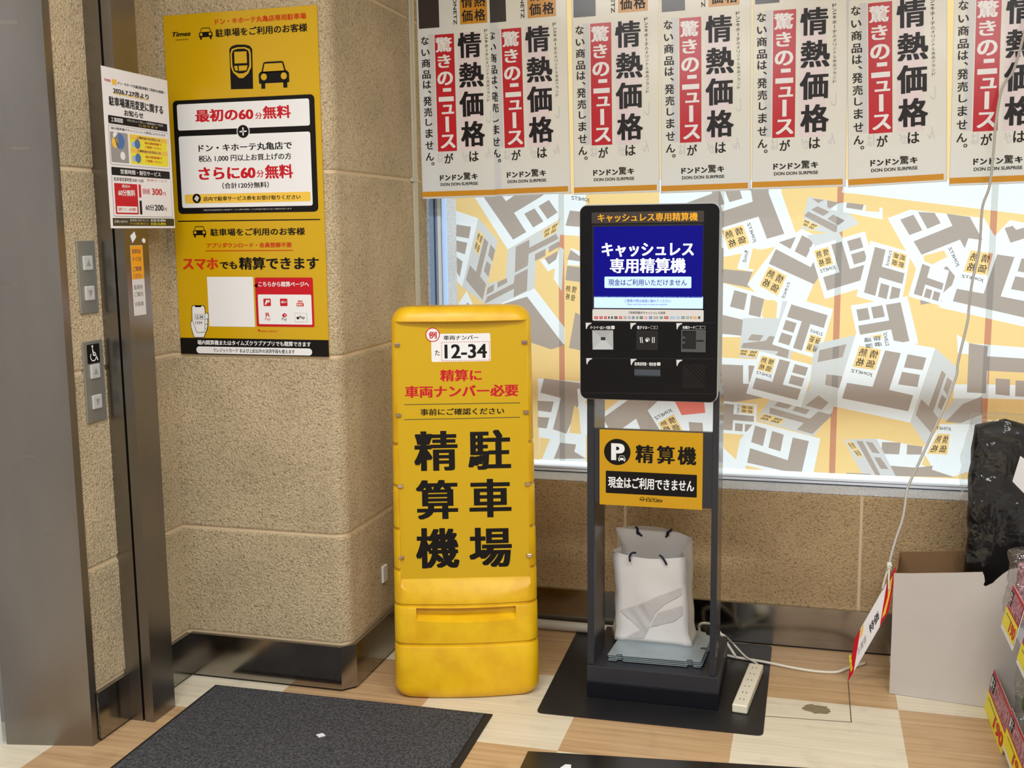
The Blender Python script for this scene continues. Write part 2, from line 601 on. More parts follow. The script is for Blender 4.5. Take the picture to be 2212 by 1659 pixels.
class Print:
    """flat printing on a real plane: O origin, U right, V up"""

    def __init__(s, O, U, V, lift=0.00035, local=False):
        s.O, s.U, s.V = Vector(O), Vector(U).normalized(), Vector(V).normalized()
        s.N = s.U.cross(s.V).normalized()
        s.lift, s.mb, s.local = lift, MB(), local

    def uv(s, p):
        v = ray(*p)
        t = (s.O - CAM).dot(s.N) / v.dot(s.N)
        d = CAM + v * t - s.O
        return (d.dot(s.U), d.dot(s.V))

    def P(s, u, v, layer):
        if s.local:
            return Vector((u, -s.lift * layer, v))
        return s.O + s.U * u + s.V * v + s.N * (s.lift * layer)

    def poly_uv(s, pts, m, layer=1):
        s.mb.face([s.P(u, v, layer) for u, v in pts], m)

    def poly(s, pts, m, layer=1):
        s.poly_uv([s.uv(p) for p in pts], m, layer)

    def rect(s, p0, p1, m, layer=1, r=0.0):
        (u0, v0), (u1, v1) = s.uv(p0), s.uv(p1)
        u0, u1 = sorted((u0, u1))
        v0, v1 = sorted((v0, v1))
        s.rect_uv(u0, v0, u1, v1, m, layer, r)

    def rect_uv(s, u0, v0, u1, v1, m, layer=1, r=0.0):
        s.poly_uv(rrect(u0, v0, u1, v1, r), m, layer)

    def circle(s, p, rpx, m, layer=1, inner=None):
        u, v = s.uv(p)
        r = abs(s.uv((p[0] + rpx, p[1]))[0] - u)
        s.disc_uv(u, v, r, m, layer)

    def disc_uv(s, u, v, r, m, layer=1, n=36):
        s.poly_uv([(u + r * math.cos(i * 2 * math.pi / n), v + r * math.sin(i * 2 * math.pi / n)) for i in range(n)], m, layer)

    def line(s, p0, p1, wpx, m, layer=1):
        a, b = Vector(s.uv(p0)), Vector(s.uv(p1))
        w = abs(s.uv((p0[0], p0[1] + wpx))[1] - a.y) / 2
        n = (b - a).normalized()
        n = Vector((-n.y, n.x)) * w
        s.poly_uv([a - n, b - n, b + n, a + n], m, layer)

    def stroke(s, pts, wpx, m, layer=1):
        for a, b in zip(pts, pts[1:]):
            s.line(a, b, wpx, m, layer)

    def text(s, body, lb, rt, m, layer=2, bold=0.0, flip=False, rot=0, shear=0.0):
        (u0, v0), (u1, v1) = s.uv(lb), s.uv(rt)
        s.text_uv(body, u0, v0, u1, v1, m, layer, bold, flip, rot, shear)

    def text_uv(s, body, u0, v0, u1, v1, m, layer=2, bold=0.0, flip=False, rot=0, shear=0.0):
        V, Fc = glyphs(body)
        if not V:
            return
        if shear:
            V = [(x + shear * y, y) for x, y in V]
        if rot:  # quarter turns clockwise
            for _ in range(rot):
                V = [(y, -x) for x, y in V]
        x0, x1 = min(x for x, y in V) - bold, max(x for x, y in V) + bold
        y0, y1 = min(y for x, y in V) - bold, max(y for x, y in V) + bold
        sx, sy = (u1 - u0) / (x1 - x0), (v1 - v0) / max(y1 - y0, 1e-6)
        for i, (dx, dy) in enumerate(bold_copies(bold)):
            pts = []
            for x, y in V:
                a = (x + dx - x0) * sx
                if flip:
                    a = (u1 - u0) - a
                pts.append(s.P(u0 + a, v0 + (y + dy - y0) * sy, layer + i * 0.02))
            s.mb.mesh(pts, Fc, m)

    def quad_text(s, body, q, m, layer=2, bold=0.0, box=(0, 0, 1, 1)):
        """text squeezed into a four-cornered patch given TL,TR,BR,BL"""
        V, Fc = glyphs(body)
        x0, x1 = min(x for x, y in V) - bold, max(x for x, y in V) + bold
        y0, y1 = min(y for x, y in V) - bold, max(y for x, y in V) + bold
        Q = [Vector(s.uv(p)) for p in q]
        for i, (dx, dy) in enumerate(bold_copies(bold)):
            pts = []
            for x, y in V:
                a = box[0] + (x + dx - x0) / (x1 - x0) * (box[2] - box[0])
                b = box[1] + (y1 - y - dy) / (y1 - y0) * (box[3] - box[1])
                t = Q[0].lerp(Q[1], a).lerp(Q[3].lerp(Q[2], a), b)
                pts.append(s.P(t.x, t.y, layer + i * 0.02))
            s.mb.mesh(pts, Fc, m)


def rrect(u0, v0, u1, v1, r, n=6):
    if r <= 0:
        return [(u0, v0), (u1, v0), (u1, v1), (u0, v1)]
    out = []
    for cx, cy, a in ((u1 - r, v0 + r, -90), (u1 - r, v1 - r, 0), (u0 + r, v1 - r, 90), (u0 + r, v0 + r, 180)):
        for k in range(n + 1):
            t = math.radians(a + 90 * k / n)
            out.append((cx + r * math.cos(t), cy + r * math.sin(t)))
    return out


def Z(ox, oy, s, pts):
    return [(ox + x / s, oy + y / s) for x, y in pts]


X1, Z1 = (1, 0, 0), (0, 0, 1)
# ================================================================== the setting
YB, YP, XS, XL, YG = 3.87, 3.13, -1.43, -2.022, 4.04
JOINTS = [0.157, 0.5245, 1.108, 1.686, 2.262, 2.8]
SILL = 0.573

m = MB()
m.box((-2.9, -2.2, -0.06), (2.2, 3.95, 0.0), 'floor')
floor = struct(m.build('floor'))
# a hatch in the floor with a stain on it
m = MB()
for a, b in (((-0.122, 3.268), (0.152, 3.290)), ((0.152, 3.288), (0.152, 3.60))):
    d = Vector((b[0] - a[0], b[1] - a[1], 0)).normalized()
    n = Vector((-d.y, d.x, 0)) * 0.0016
    A, B = Vector((a[0], a[1], 0.0005)), Vector((b[0], b[1], 0.0005))
    m.face([A - n, B - n, B + n, A + n], 'seam_dark')
m.build('hatch_seam', floor)
m = MB()
random.seed(4)
c = at_z(1765, 1532)
m.face([(c.x + 0.042 * math.cos(t) * (1 + random.uniform(-.18, .18)), c.y + 0.032 * math.sin(t) * (1 + random.uniform(-.18, .18)), 0.0006)
        for t in [i * 2 * math.pi / 22 for i in range(22)]], 'stain')
m.build('floor_stain', floor)

m = MB()
m.box((-2.9, -2.2, 2.8), (2.2, 3.95, 2.86), 'ceiling_white')
struct(m.build('ceiling'))
m = MB()
m.box((-2.9, -2.3, 0), (2.2, -2.2, 2.8), 'wall_paint')
struct(m.build('wall_rear'))
m = MB()
m.box((2.2, -2.3, 0), (2.3, 4.2, 2.8), 'wall_paint')
struct(m.build('wall_right'))


def profile_wall(m, pts, zs, mt, inset=0.005, gap=0.006):
    """stuccoed panels between level joints, following a plan line whose outer side lies to the right"""
    pts = [Vector((p[0], p[1], 0)) for p in pts]
    nrm = []
    for i in range(len(pts)):
        a, b = pts[max(i - 1, 0)], pts[min(i + 1, len(pts) - 1)]
        d = (b - a).normalized()
        nrm.append(Vector((d.y, -d.x, 0)))
    back = [p - n * inset for p, n in zip(pts, nrm)]

    def strip(A, za, B, zb, mat_):
        V = [(p.x, p.y, za) for p in A] + [(p.x, p.y, zb) for p in B]
        k = len(A)
        m.mesh(V, [(i, i + 1, k + i + 1, k + i) for i in range(k - 1)], mat_)
    strip(back, zs[0], back, zs[-1], 'sealant')
    for z0, z1 in zip(zs, zs[1:]):
        a, b = z0 + (gap if z0 > 0.01 else 0), z1 - gap
        mid = [p - n * 0.0015 for p, n in zip(pts, nrm)]
        strip(back, a, mid, a + 0.001, mt)
        strip(mid, a + 0.001, pts, a + 0.005, mt)
        strip(pts, a + 0.005, pts, b - 0.005, mt)
        strip(pts, b - 0.005, mid, b - 0.001, mt)
        strip(mid, b - 0.001, back, b, mt)


zs = [0.0] + JOINTS
# left wall (runs away from the camera)
m = MB()
profile_wall(m, [(XL, 2.61), (XL, 3.16)], zs, 'stucco')
m.box((-2.85, 2.66, 0), (XL - 0.02, 3.2, 2.8), 'wall_paint')
m.box((-2.85, -2.2, 0), (-2.75, 2.3, 2.8), 'wall_paint')
struct(m.build('wall_left'))
# pillar with a rounded corner
m = MB()
arc = [(XS - 0.045 + 0.045 * math.sin(t), YP + 0.045 - 0.045 * math.cos(t)) for t in [math.radians(a) for a in range(0, 91, 15)]]
profile_wall(m, [(-2.07, YP)] + arc + [(XS, 3.97)], zs, 'stucco')
struct(m.build('wall_pillar'))
# back wall below the window, in panels, and the ledge of the window
m = MB()
vj = [-1.46, -0.643, 0.189, 1.02, 2.2]
for i in range(len(vj) - 1):
    a, b = vj[i] + 0.006, vj[i + 1] - 0.006
    m.prism([(a, YB, 0.0), (a, YB + 0.004, 0.0), (a, YB + 0.004, SILL - 0.004), (a, YB, SILL - 0.010)], (b - a, 0, 0), 'stucco_backlit')
m.box((-1.47, YB + 0.004, 0), (2.2, YB + 0.2, SILL - 0.003), 'sealant')
m.box((-1.47, YB + 0.001, SILL - 0.003), (2.2, YB + 0.2, SILL), 'stucco_white_lit')
m.box((-1.47, YB, 2.5), (2.2, YB + 0.2, 2.8), 'stucco_backlit')
struct(m.build('wall_back'))


# stainless kick plates
def kick(name, pts, z1=0.155, t=0.012):
    """pts: face line of the plate; the plate reaches back to the wall"""
    m = MB()
    pts = [Vector((p[0], p[1], 0)) for p in pts]
    seg = [(b - a).normalized() for a, b in zip(pts, pts[1:])]
    nr = [Vector((d.y, -d.x, 0)) for d in seg]
    off = []
    for i in range(len(pts)):
        n0, n1 = nr[max(i - 1, 0)], nr[min(i, len(nr) - 1)]
        off.append((n0 + n1) / (1 + n0.dot(n1)))
    Zv = lambda p, z: Vector((p.x, p.y, z))
    for i in range(len(pts) - 1):
        a, b = pts[i], pts[i + 1]
        a1, b1 = a - off[i] * t, b - off[i + 1] * t
        m.face([Zv(a, .008), Zv(b, .008), Zv(b, z1 - .002), Zv(a, z1 - .002)], 'steel_kick')
        m.face([Zv(a, z1 - .002), Zv(b, z1 - .002), Zv(b1, z1), Zv(a1, z1)], 'steel_light')
        a2, b2 = a - off[i] * .006, b - off[i + 1] * .006
        m.face([Zv(a2, .0005), Zv(b2, .0005), Zv(b2, .009), Zv(a2, .009)], 'black')
        m.face([Zv(a2, .0081), Zv(b2, .0081), Zv(b, .008), Zv(a, .008)], 'steel_kick')
    return struct(m.build(name, fix=False))


kick('baseboard_left', [(XL + .012, 2.618), (XL + .012, YP - .011)])
kick('baseboard_pillar', [(XL + .012, YP - .011), (-1.456, YP - .011), (-1.418, YP + .030), (-1.418, YB - .012)])
kick('baseboard_back', [(-1.418, YB - .012), (2.2, YB - .012)])

# lift jamb: a splayed stainless reveal and its narrow face
m = MB()
m.prism([(-2.016, 2.588, 0), (-2.016, 2.618, 0), (-2.06, 2.618, 0), (-2.30, 2.60, 0), (-2.276, 2.535, 0)], (0, 0, 2.8), 'steel')
jamb = struct(m.build('trim_1'))
m = MB()
random.seed(7)
for px, py, w, h in ((62, 985, 34, 5), (22, 612, 40, 6), (110, 1155, 26, 4), (20, 48, 40, 9), (45, 320, 40, 4)):
    P = Print((-2.016, 2.588, 0), (0.26, 0.053, 0), Z1)
    m2 = P.mb
    P.rect((px - w / 2, py - h / 2), (px + w / 2, py + h / 2), 'steel_dark', 1)
    m.face(m2.v, 'steel_dark')
m.build('scuff_mark', jamb, fix=False)
# the pale lift door showing at the frame's edge
m = MB()
m.prism([(x, y, 0.0) for x, y in ((-2.285, 2.53), (-2.30, 2.528), (-2.34, 2.49), (-2.34, 1.6), (-2.285, 1.6))], (0, 0, 2.8), 'white_paint')
struct(m.build('door_1'))
# guide post of the shutter, with its slot
m = MB()
m.box((XL - 0.01, 2.77, 0), (-1.970, 2.886, 2.8), 'steel')
m.box((-1.962, 2.77, 0), (-1.930, 2.886, 2.8), 'steel')
m.box((-1.972, 2.782, 0), (-1.960, 2.884, 2.8), 'black')
guide = struct(m.build('trim_2'))

# window: frame, pane, printed film
m = MB()
fx0, fx1 = -1.415, 2.2
m.box((fx0, 3.998, SILL), (fx1, 4.05, SILL + 0.010), 'alu')
m.box((fx0, 4.012, SILL + 0.010), (fx1, 4.05, SILL + 0.020), 'alu')
m.box((fx0, 3.996, SILL + 0.0005), (fx1, 3.999, SILL + 0.004), 'alu_dark')
m.box((fx0, 4.0115, SILL + 0.0105), (fx1, 4.0125, SILL + 0.0125), 'alu_dark')
for a, b, y, mt in ((-1.425, -1.408, 3.985, 'alu_blue'), (-1.408, -1.403, 3.995, 'alu_dark'), (-1.403, -1.392, 3.99, 'alu_blue'),
                    (-1.392, -1.380, 3.985, 'alu'), (-1.380, -1.376, 3.99, 'alu_blue')):
    m.box((a, y, SILL), (b, 4.05, 2.5), mt)
frame = MB()
win = struct(m.build('window_1'))
m = MB()
m.face([(fx0, 4.03, SILL + 0.02), (fx1, 4.03, SILL + 0.02), (fx1, 4.03, 2.5), (fx0, 4.03, 2.5)], 'glass')
m.build('pane', win, fix=False)

# ---- outside: pavement, a pale wall return and a yellow hand rail
m = MB()
m.box((-6, 4.25, -0.2), (6, 9, -0.02), 'pavement')
struct(m.build('floor_outside'))
m = MB()
m.box((-1.9, 4.06, -0.1), (-1.40, 4.5, 3.0), 'stucco_white_lit')
struct(m.build('wall_outside'))
m = MB()
m.box((-1.40, 4.10, 0.835), (2.6, 4.16, 0.935), 'rail_yellow')
for x in (1.3, 2.5):
    m.box((x - 0.02, 4.115, -0.02), (x + 0.02, 4.145, 0.835), 'rail_yellow')
rail = m.build('handrail')
tag(bevel(rail, 0.012), 'yellow rail outside seen blurred through the printed window film', 'rail')


# ================================================================== window film
film = Print((0, YG, 0), X1, Z1)
FP = []   # (colour, [px...]) in drawing order


def fp(c, ox, oy, s, *polys):
    for p in polys:
        FP.append((c, Z(ox, oy, s, p)))


LAB, JON = [], []   # lettering on the film


def face(q, turn=0, lab=True, small=False):
    """one white box side with its brown strokes; q = TL,TR,BR,BL px"""
    Q = q[turn:] + q[:turn]
    Q = [Vector(p) for p in Q]

    def B(pts):
        return [tuple(Q[0].lerp(Q[1], a).lerp(Q[3].lerp(Q[2], a), b)) for a, b in pts]
    FP.append(('w', [tuple(v) for v in Q]))
    FP.append(('b', B([(.38, .06), (.57, .06), (.57, .60), (.90, .60), (.90, .86), (.08, .86), (.08, .60), (.38, .60)])))
    FP.append(('b', B([(.66, .08), (.90, .08), (.90, .28), (.66, .28)])))
    FP.append(('b', B([(.66, .34), (.90, .34), (.90, .54), (.66, .54)])))
    if lab:
        L = B([(.06, .08), (.32, .08), (.32, .42), (.06, .42)])
        FP.append(('o', L))
        LAB.append(L)
        JON.append(B([(.06, .45), (.34, .45), (.34, .53), (.06, .53)]))


T_ = film.uv
base_poly = [(-1.335, 0.608), (1.9, 0.608), (1.9, 2.5), (-1.335, 2.5)]
# --- boxes put where the photo shows boxes
A = (900, 400, 5.184)
fp('w', *A, [(250, 290), (690, 370), (510, 1140), (250, 1075)])
fp('g', *A, [(690, 370), (910, 620), (740, 1310), (510, 1140)])
fp('b', *A, [(445, 440), (608, 465), (585, 597), (420, 572)], [(408, 618), (567, 645), (540, 775), (388, 742)],
   [(250, 395), (388, 425), (335, 805), (515, 855), (482, 1030), (250, 975)],
   [(757, 590), (803, 640), (712, 1020), (780, 1110), (738, 1285), (552, 1060), (595, 895), (665, 970)],
   [(828, 665), (880, 725), (850, 855), (800, 785)], [(785, 848), (832, 895), (805, 1030), (752, 960)])
fp('o', *A, [(690, 500), (755, 565), (690, 790), (638, 715)])
fp('w', *A, [(600, 60), (1640, 20), (1640, 330), (1610, 372), (1020, 720)])
fp('b', *A, [(700, 60), (1480, 60), (1400, 125), (1090, 310), (1228, 525), (1080, 610)], [(1320, 260), (1420, 405), (1305, 475), (1205, 320)],
   [(1480, 165), (1578, 305), (1465, 380), (1365, 235)])
fp('w', *A, [(900, 40), (1200, 40), (1000, 180)])
fp('g', *A, [(1020, 720), (1620, 375), (1600, 640), (1340, 800), (1320, 1160), (1040, 1330), (740, 1330), (800, 1100), (1000, 1060)])
fp('o', *A, [(1415, 510), (1600, 400), (1570, 520), (1415, 600)])
fp('b', *A, [(1110, 690), (1262, 610), (1262, 700), (1560, 545), (1590, 600), (1255, 770), (1245, 900), (1100, 980)],
   [(1325, 775), (1445, 710), (1440, 790), (1325, 850)], [(1480, 690), (1595, 625), (1590, 695), (1480, 755)],
   [(1100, 1010), (1245, 935), (1235, 1180), (1085, 1258), (1090, 1160), (760, 1330), (790, 1250), (1085, 1100)],
   [(905, 1085), (1010, 1040), (1015, 1090), (905, 1150)], [(795, 1150), (868, 1110), (862, 1185), (778, 1230)])
fp('w', *A, [(1380, 840), (1430, 820), (1480, 890), (1565, 830), (1600, 690), (1650, 720), (1625, 1185), (1535, 1050), (1550, 930), (1470, 965)])
fp('b', *A, [(1435, 820), (1585, 735), (1565, 830), (1480, 890)])
fp('w', *A, [(380, 1340), (560, 1185), (660, 1400), (380, 1500)])
fp('b', *A, [(520, 1400), (570, 1310), (640, 1400)])
LAB.append(Z(*A, [(690, 500), (755, 565), (690, 790), (638, 715)]))
LAB.append(Z(*A, [(1415, 510), (1600, 400), (1570, 520), (1415, 600)]))
B_ = (860, 400, 2.5125)
fp('w', *B_, [(560, 640), (740, 560), (905, 775), (905, 860), (835, 892), (600, 760)])
fp('b', *B_, [(520, 660), (700, 605), (900, 868), (832, 892), (560, 800)])
C_ = (1150, 420, 2.592)
fp('w', *C_, [(165, 0), (300, 0), (300, 235), (150, 225)], [(215, 300), (300, 330), (300, 400), (195, 395)])
fp('b', *C_, [(210, 90), (300, 100), (300, 185), (185, 175)], [(215, 310), (300, 370), (300, 380), (195, 365)], [(195, 400), (300, 412), (300, 495), (185, 480)])
fp('b', *C_, [(240, 660), (300, 690), (300, 880), (205, 860)])
fp('w', *C_, [(30, 1030), (300, 1050), (300, 1500), (40, 1500)])
fp('b', *C_, [(65, 1030), (300, 1060), (300, 1110), (265, 1165), (190, 1340), (115, 1315), (160, 1140), (45, 1110)],
   [(30, 1155), (120, 1160), (105, 1220), (30, 1210)], [(30, 1245), (95, 1250), (80, 1310), (30, 1305)], [(155, 1390), (245, 1400), (235, 1440), (300, 1480), (120, 1480)])
fp('o', *C_, [(40, 1360), (100, 1370), (55, 1480), (40, 1480)], [(235, 1180), (310, 1250), (300, 1345), (205, 1335)])
LAB.append(Z(*C_, [(182, 500), (258, 508), (240, 610), (182, 592)]))
JON.append(Z(*C_, [(218, 8), (322, 22), (320, 48), (218, 34)]))
K_ = (1230, 860, 5.978)
fp('w', *K_, [(100, -120), (1900, -120), (1900, 480), (150, 480)])
fp('b', *K_, [(790, 0), (1160, 20), (1010, 160), (1210, 480), (950, 480), (860, 265), (560, 480), (430, 260)])
fp('o', *K_, [(300, -100), (800, -100), (440, 190), (200, 60)], [(1145, 320), (1345, 205), (1500, 480), (1220, 480)])
fp('r', *K_, [(1360, 40), (1740, 50), (1755, 190), (1450, 220)])
fp('b', *K_, [(1540, 310), (1720, 320), (1730, 480), (1560, 480)])
LAB.append(Z(*K_, [(1145, 320), (1345, 205), (1480, 430), (1200, 425)]))
JON.append(Z(*K_, [(1090, 250), (1310, 130), (1340, 175), (1130, 295)]))
# right of the kiosk, upper
R_ = (1540, 400, 5.183)
fp('w', *R_, [(-600, -60), (760, -60), (770, 95), (935, 560), (700, 690), (140, 800), (-600, 900)])
fp('b', *R_, [(-300, 200), (85, 60), (420, 40), (625, 40), (625, 92), (800, 545), (605, 600), (510, 352), (-300, 600)])
fp('w', *R_, [(-10, 20), (420, 20), (445, 185), (85, 300), (-10, 320)])
fp('b', *R_, [(130, 50), (300, 50), (330, 150), (185, 190)], [(-10, 60), (80, 60), (130, 210), (-10, 260)])
fp('o', *R_, [(100, 512), (335, 440), (408, 650), (175, 722)])
fp('w', *R_, [(1480, -60), (1900, -60), (1900, 127), (1440, 82)])
fp('g', *R_, [(1065, 130), (1395, 190), (1640, 430), (1380, 545), (990, 490)])
fp('b', *R_, [(1110, 150), (1245, 165), (1180, 200)], [(1170, 235), (1305, 300), (1235, 345), (1100, 275)], [(1065, 295), (1390, 450), (1385, 540), (1020, 345)],
   [(1280, 170), (1420, 195), (1310, 260), (1280, 245)], [(1345, 330), (1480, 395), (1400, 450), (1280, 375)])
fp('o', *R_, [(1010, 370), (1195, 455), (1120, 505), (995, 450)])
fp('w', *R_, [(1395, 205), (1500, 190), (1900, 255), (1900, 385), (1320, 275)])
fp('b', *R_, [(1500, 195), (1690, 215), (1672, 280), (1490, 252)])
fp('o', *R_, [(1715, 215), (1865, 235), (1865, 300), (1705, 290)])
fp('w', *R_, [(990, 490), (1235, 600), (1330, 660), (1150, 1050), (960, 1500), (690, 1290), (560, 1280), (385, 1110), (700, 690)])
fp('b', *R_, [(998, 560), (1130, 628), (1045, 810), (915, 742)], [(930, 578), (868, 715), (735, 640)],
   [(705, 715), (1095, 918), (1180, 760), (1300, 820), (1165, 1060), (1130, 1110), (625, 880)])
fp('o', *R_, [(625, 908), (828, 1015), (722, 1238), (518, 1125)])
fp('w', *R_, [(330, 740), (560, 700), (445, 970), (270, 935)])
fp('o', *R_, [(445, 705), (555, 725), (470, 940), (395, 935)])
fp('b', *R_, [(60, 935), (445, 970), (385, 1120), (420, 1150), (60, 1080)])
fp('w', *R_, [(60, 1080), (580, 1230), (545, 1460), (640, 1560), (300, 1700), (60, 1700)])
fp('b', *R_, [(240, 1175), (385, 1215), (350, 1400), (190, 1360)], [(430, 1230), (575, 1275), (530, 1480), (400, 1450)], [(60, 1440), (560, 1560), (460, 1700), (60, 1660)])
fp('w', *R_, [(725, 1300), (990, 1420), (930, 1700), (690, 1700)])
fp('b', *R_, [(785, 1375), (980, 1440), (925, 1560), (765, 1565)])
for L in ([(100, 512), (335, 440), (408, 650), (175, 722)], [(625, 908), (828, 1015), (722, 1238), (518, 1125)], [(1010, 370), (1195, 455), (1120, 505), (995, 450)]):
    LAB.append(Z(*R_, L))
JON += [Z(*R_, [(415, 415), (490, 635), (450, 650), (370, 430)]), Z(*R_, [(865, 1090), (800, 1275), (762, 1255), (830, 1075)]),
        Z(*R_, [(360, 725), (400, 735), (365, 910), (325, 900)])]
# right of the kiosk, lower
E_ = (1540, 700, 4.608)
fp('g', *E_, [(300, -60), (900, -60), (760, 370), (260, 330)])
fp('b', *E_, [(385, 100), (505, 112), (465, 170), (345, 160)], [(560, 120), (690, 128), (645, 188), (515, 178)], [(300, 190), (780, 140), (740, 360), (590, 350), (655, 272), (280, 235)])
fp('o', *E_, [(260, 250), (465, 268), (430, 335), (250, 305)])
fp('w', *E_, [(40, 330), (760, 370), (690, 690), (560, 660), (40, 520)])
fp('b', *E_, [(355, 410), (490, 425), (485, 595), (355, 580)], [(60, 400), (300, 410), (300, 640), (60, 700)], [(40, 600), (600, 590), (745, 640), (745, 750), (600, 720), (40, 800)])
fp('g', *E_, [(590, 720), (1000, 640), (1230, 690), (1190, 870), (1000, 1120), (430, 950)])
fp('b', *E_, [(655, 765), (795, 800), (745, 845), (610, 815)], [(830, 815), (965, 855), (925, 900), (790, 860)],
   [(570, 830), (965, 942), (1050, 870), (1190, 905), (990, 1095), (835, 1050), (905, 985), (560, 890)], [(1090, 680), (1225, 710), (1080, 855), (920, 810)])
fp('o', *E_, [(500, 890), (720, 950), (670, 1000), (440, 940)])
face(Z(*E_, [(60, 760), (440, 800), (420, 1110), (40, 1080)]), 1)
fp('w', *E_, [(420, 970), (1070, 1140), (1000, 1520), (60, 1520), (60, 1240), (270, 1150)])
fp('b', *E_, [(420, 1010), (535, 1045), (498, 1215), (380, 1175)], [(590, 1065), (705, 1100), (672, 1268), (552, 1230)],
   [(795, 1130), (955, 1165), (885, 1490), (710, 1490), (340, 1380), (370, 1235), (745, 1355)])
fp('o', *E_, [(325, 1405), (530, 1470), (540, 1500), (325, 1480)], [(1070, 1140), (1220, 1050), (1190, 1520), (1000, 1520)], [(110, 1130), (270, 1150), (230, 1350), (110, 1240)])
LAB.append(Z(*E_, [(500, 890), (720, 950), (670, 1000), (440, 940)]))
LAB.append(Z(*E_, [(260, 250), (465, 268), (430, 335), (250, 305)]))
# far right, upper
D_ = (1850, 400, 5.185)
fp('w', *D_, [(-60, -60), (2300, -60), (2300, 390), (-60, 88)])
fp('o', *D_, [(-60, 90), (2300, 380), (2300, 560), (1400, 370), (1010, 320), (600, 275), (350, 250), (-60, 200)])
fp('w', *D_, [(350, 370), (600, 275), (1010, 320), (1430, 370), (1560, 590), (1440, 700), (1160, 910), (1100, 1010), (770, 1110), (500, 640)])
fp('b', *D_, [(490, 385), (640, 330), (738, 505), (595, 560)], [(690, 300), (875, 310), (945, 425), (795, 490)],
   [(1010, 320), (1270, 355), (1415, 615), (1255, 595), (1215, 710), (1160, 610), (730, 780), (640, 630), (1075, 455)])
fp('w', *D_, [(1255, 595), (1480, 640), (1720, 390), (2300, 500), (2300, 1680), (930, 1370), (920, 1250), (1100, 1010), (1180, 800)])
fp('o', *D_, [(1280, 728), (1530, 765), (1465, 1010), (1198, 970)])
fp('b', *D_, [(1575, 775), (1770, 805), (1615, 1245), (2300, 1380), (2300, 1580), (1080, 1300), (1125, 1160), (1425, 1215)],
   [(1850, 820), (2300, 890), (2300, 1050), (1805, 965)], [(1780, 1020), (2300, 1110), (2300, 1260), (1730, 1165)],
   [(1660, 480), (1750, 455), (1790, 500), (2000, 440), (2000, 560), (1725, 645)], [(1010, 905), (1105, 1020), (1070, 1120), (920, 1250), (960, 1300), (720, 1340), (700, 1160)])
fp('o', *D_, [(750, 790), (980, 730), (1020, 800), (770, 930)])
LAB.append(Z(*D_, [(1280, 728), (1530, 765), (1465, 1010), (1198, 970)]))
JON += [Z(*D_, [(1060, 690), (1160, 900), (1120, 920), (1015, 705)]), Z(*D_, [(1180, 1000), (1430, 1050), (1420, 1090), (1170, 1040)])]
# middle: more boxes of the same print
fp('g', *D_, [(-560, 560), (-200, 520), (-60, 760), (-330, 840)])
face([(1748, 535), (1868, 500), (1900, 610), (1782, 646)], 0)
face([(1880, 520), (1968, 545), (1945, 668), (1850, 640)], 1)
fp('g', 1540, 400, 1, [(150, 250), (236, 258), (222, 330), (138, 312)])
face([(1705, 640), (1800, 668), (1768, 776), (1668, 744)], 2)
face([(1838, 660), (1960, 640), (1984, 742), (1858, 764)], 3)
face([(1985, 560), (2050, 585), (2030, 660), (1962, 640)], 1, lab=False)
face([(1640, 758), (1760, 790), (1730, 880), (1612, 850)], 0)
fp('g', *E_, [(1010, 200), (1420, 110), (1200, 820), (960, 640)])
fp('b', *E_, [(1130, 500), (1290, 520), (1260, 640), (1115, 605)], [(1060, 260), (1330, 200), (1290, 330), (1040, 380)])
# big box in front
FP.append(('w', [(1849, 721), (2020.4, 752), (1966, 913), (1800, 878)]))
Fq = (1850, 700, 4.608)
fp('b', *Fq, [(285, 262), (442, 290), (325, 655), (565, 710), (515, 868), (-143, 740), (-94, 585), (160, 625)],
   [(510, 300), (695, 335), (660, 458), (472, 432)], [(455, 475), (632, 505), (608, 628), (415, 600)])
fp('o', *Fq, [(30, 215), (248, 255), (185, 460), (-40, 425)])
LAB.append(Z(*Fq, [(30, 215), (248, 255), (185, 460), (-40, 425)]))
JON.append(Z(*Fq, [(-50, 445), (165, 490), (155, 527), (-62, 485)]))
fp('g', *Fq, [(785, 240), (1000, 430), (975, 600), (700, 1220), (535, 980)])
fp('b', *Fq, [(645, 745), (720, 820), (850, 460), (890, 500), (765, 870), (830, 960), (755, 1095), (590, 905)],
   [(905, 530), (955, 570), (905, 705), (865, 650)], [(850, 700), (900, 750), (860, 870), (808, 825)])
fp('w', *Fq, [(1000, 100), (1120, 190), (2000, 260), (2000, 760), (1290, 740), (960, 740), (1010, 300)])
fp('o', *Fq, [(1310, 440), (2000, 500), (2000, 620), (1300, 600)], [(1000, 290), (1115, 300), (1105, 600), (985, 600)])
fp('b', *Fq, [(1120, 190), (1310, 220), (1300, 320), (2000, 365), (2000, 500), (1300, 465), (1290, 690), (1100, 680)],
   [(1385, 540), (1530, 550), (1525, 715), (1385, 700)], [(1585, 560), (2000, 590), (2000, 740), (1580, 720)])
fp('g', *Fq, [(980, 740), (1250, 740), (1250, 1010), (1010, 1000), (830, 930)])
fp('b', *Fq, [(1060, 795), (1250, 720), (1250, 900), (1040, 985), (885, 975)])
fp('w', *Fq, [(835, 995), (1250, 1000), (1250, 1420), (960, 1520), (760, 1440), (650, 1240), (820, 1040)])
fp('o', *Fq, [(810, 1090), (930, 1095), (905, 1300), (700, 1290)])
LAB.append(Z(*Fq, [(810, 1090), (930, 1095), (905, 1300), (700, 1290)]))
JON.append(Z(*Fq, [(760, 1020), (945, 1028), (942, 1065), (755, 1058)]))
fp('w', *Fq, [(200, 1140), (700, 1230), (650, 1400), (960, 1520), (380, 1520)])
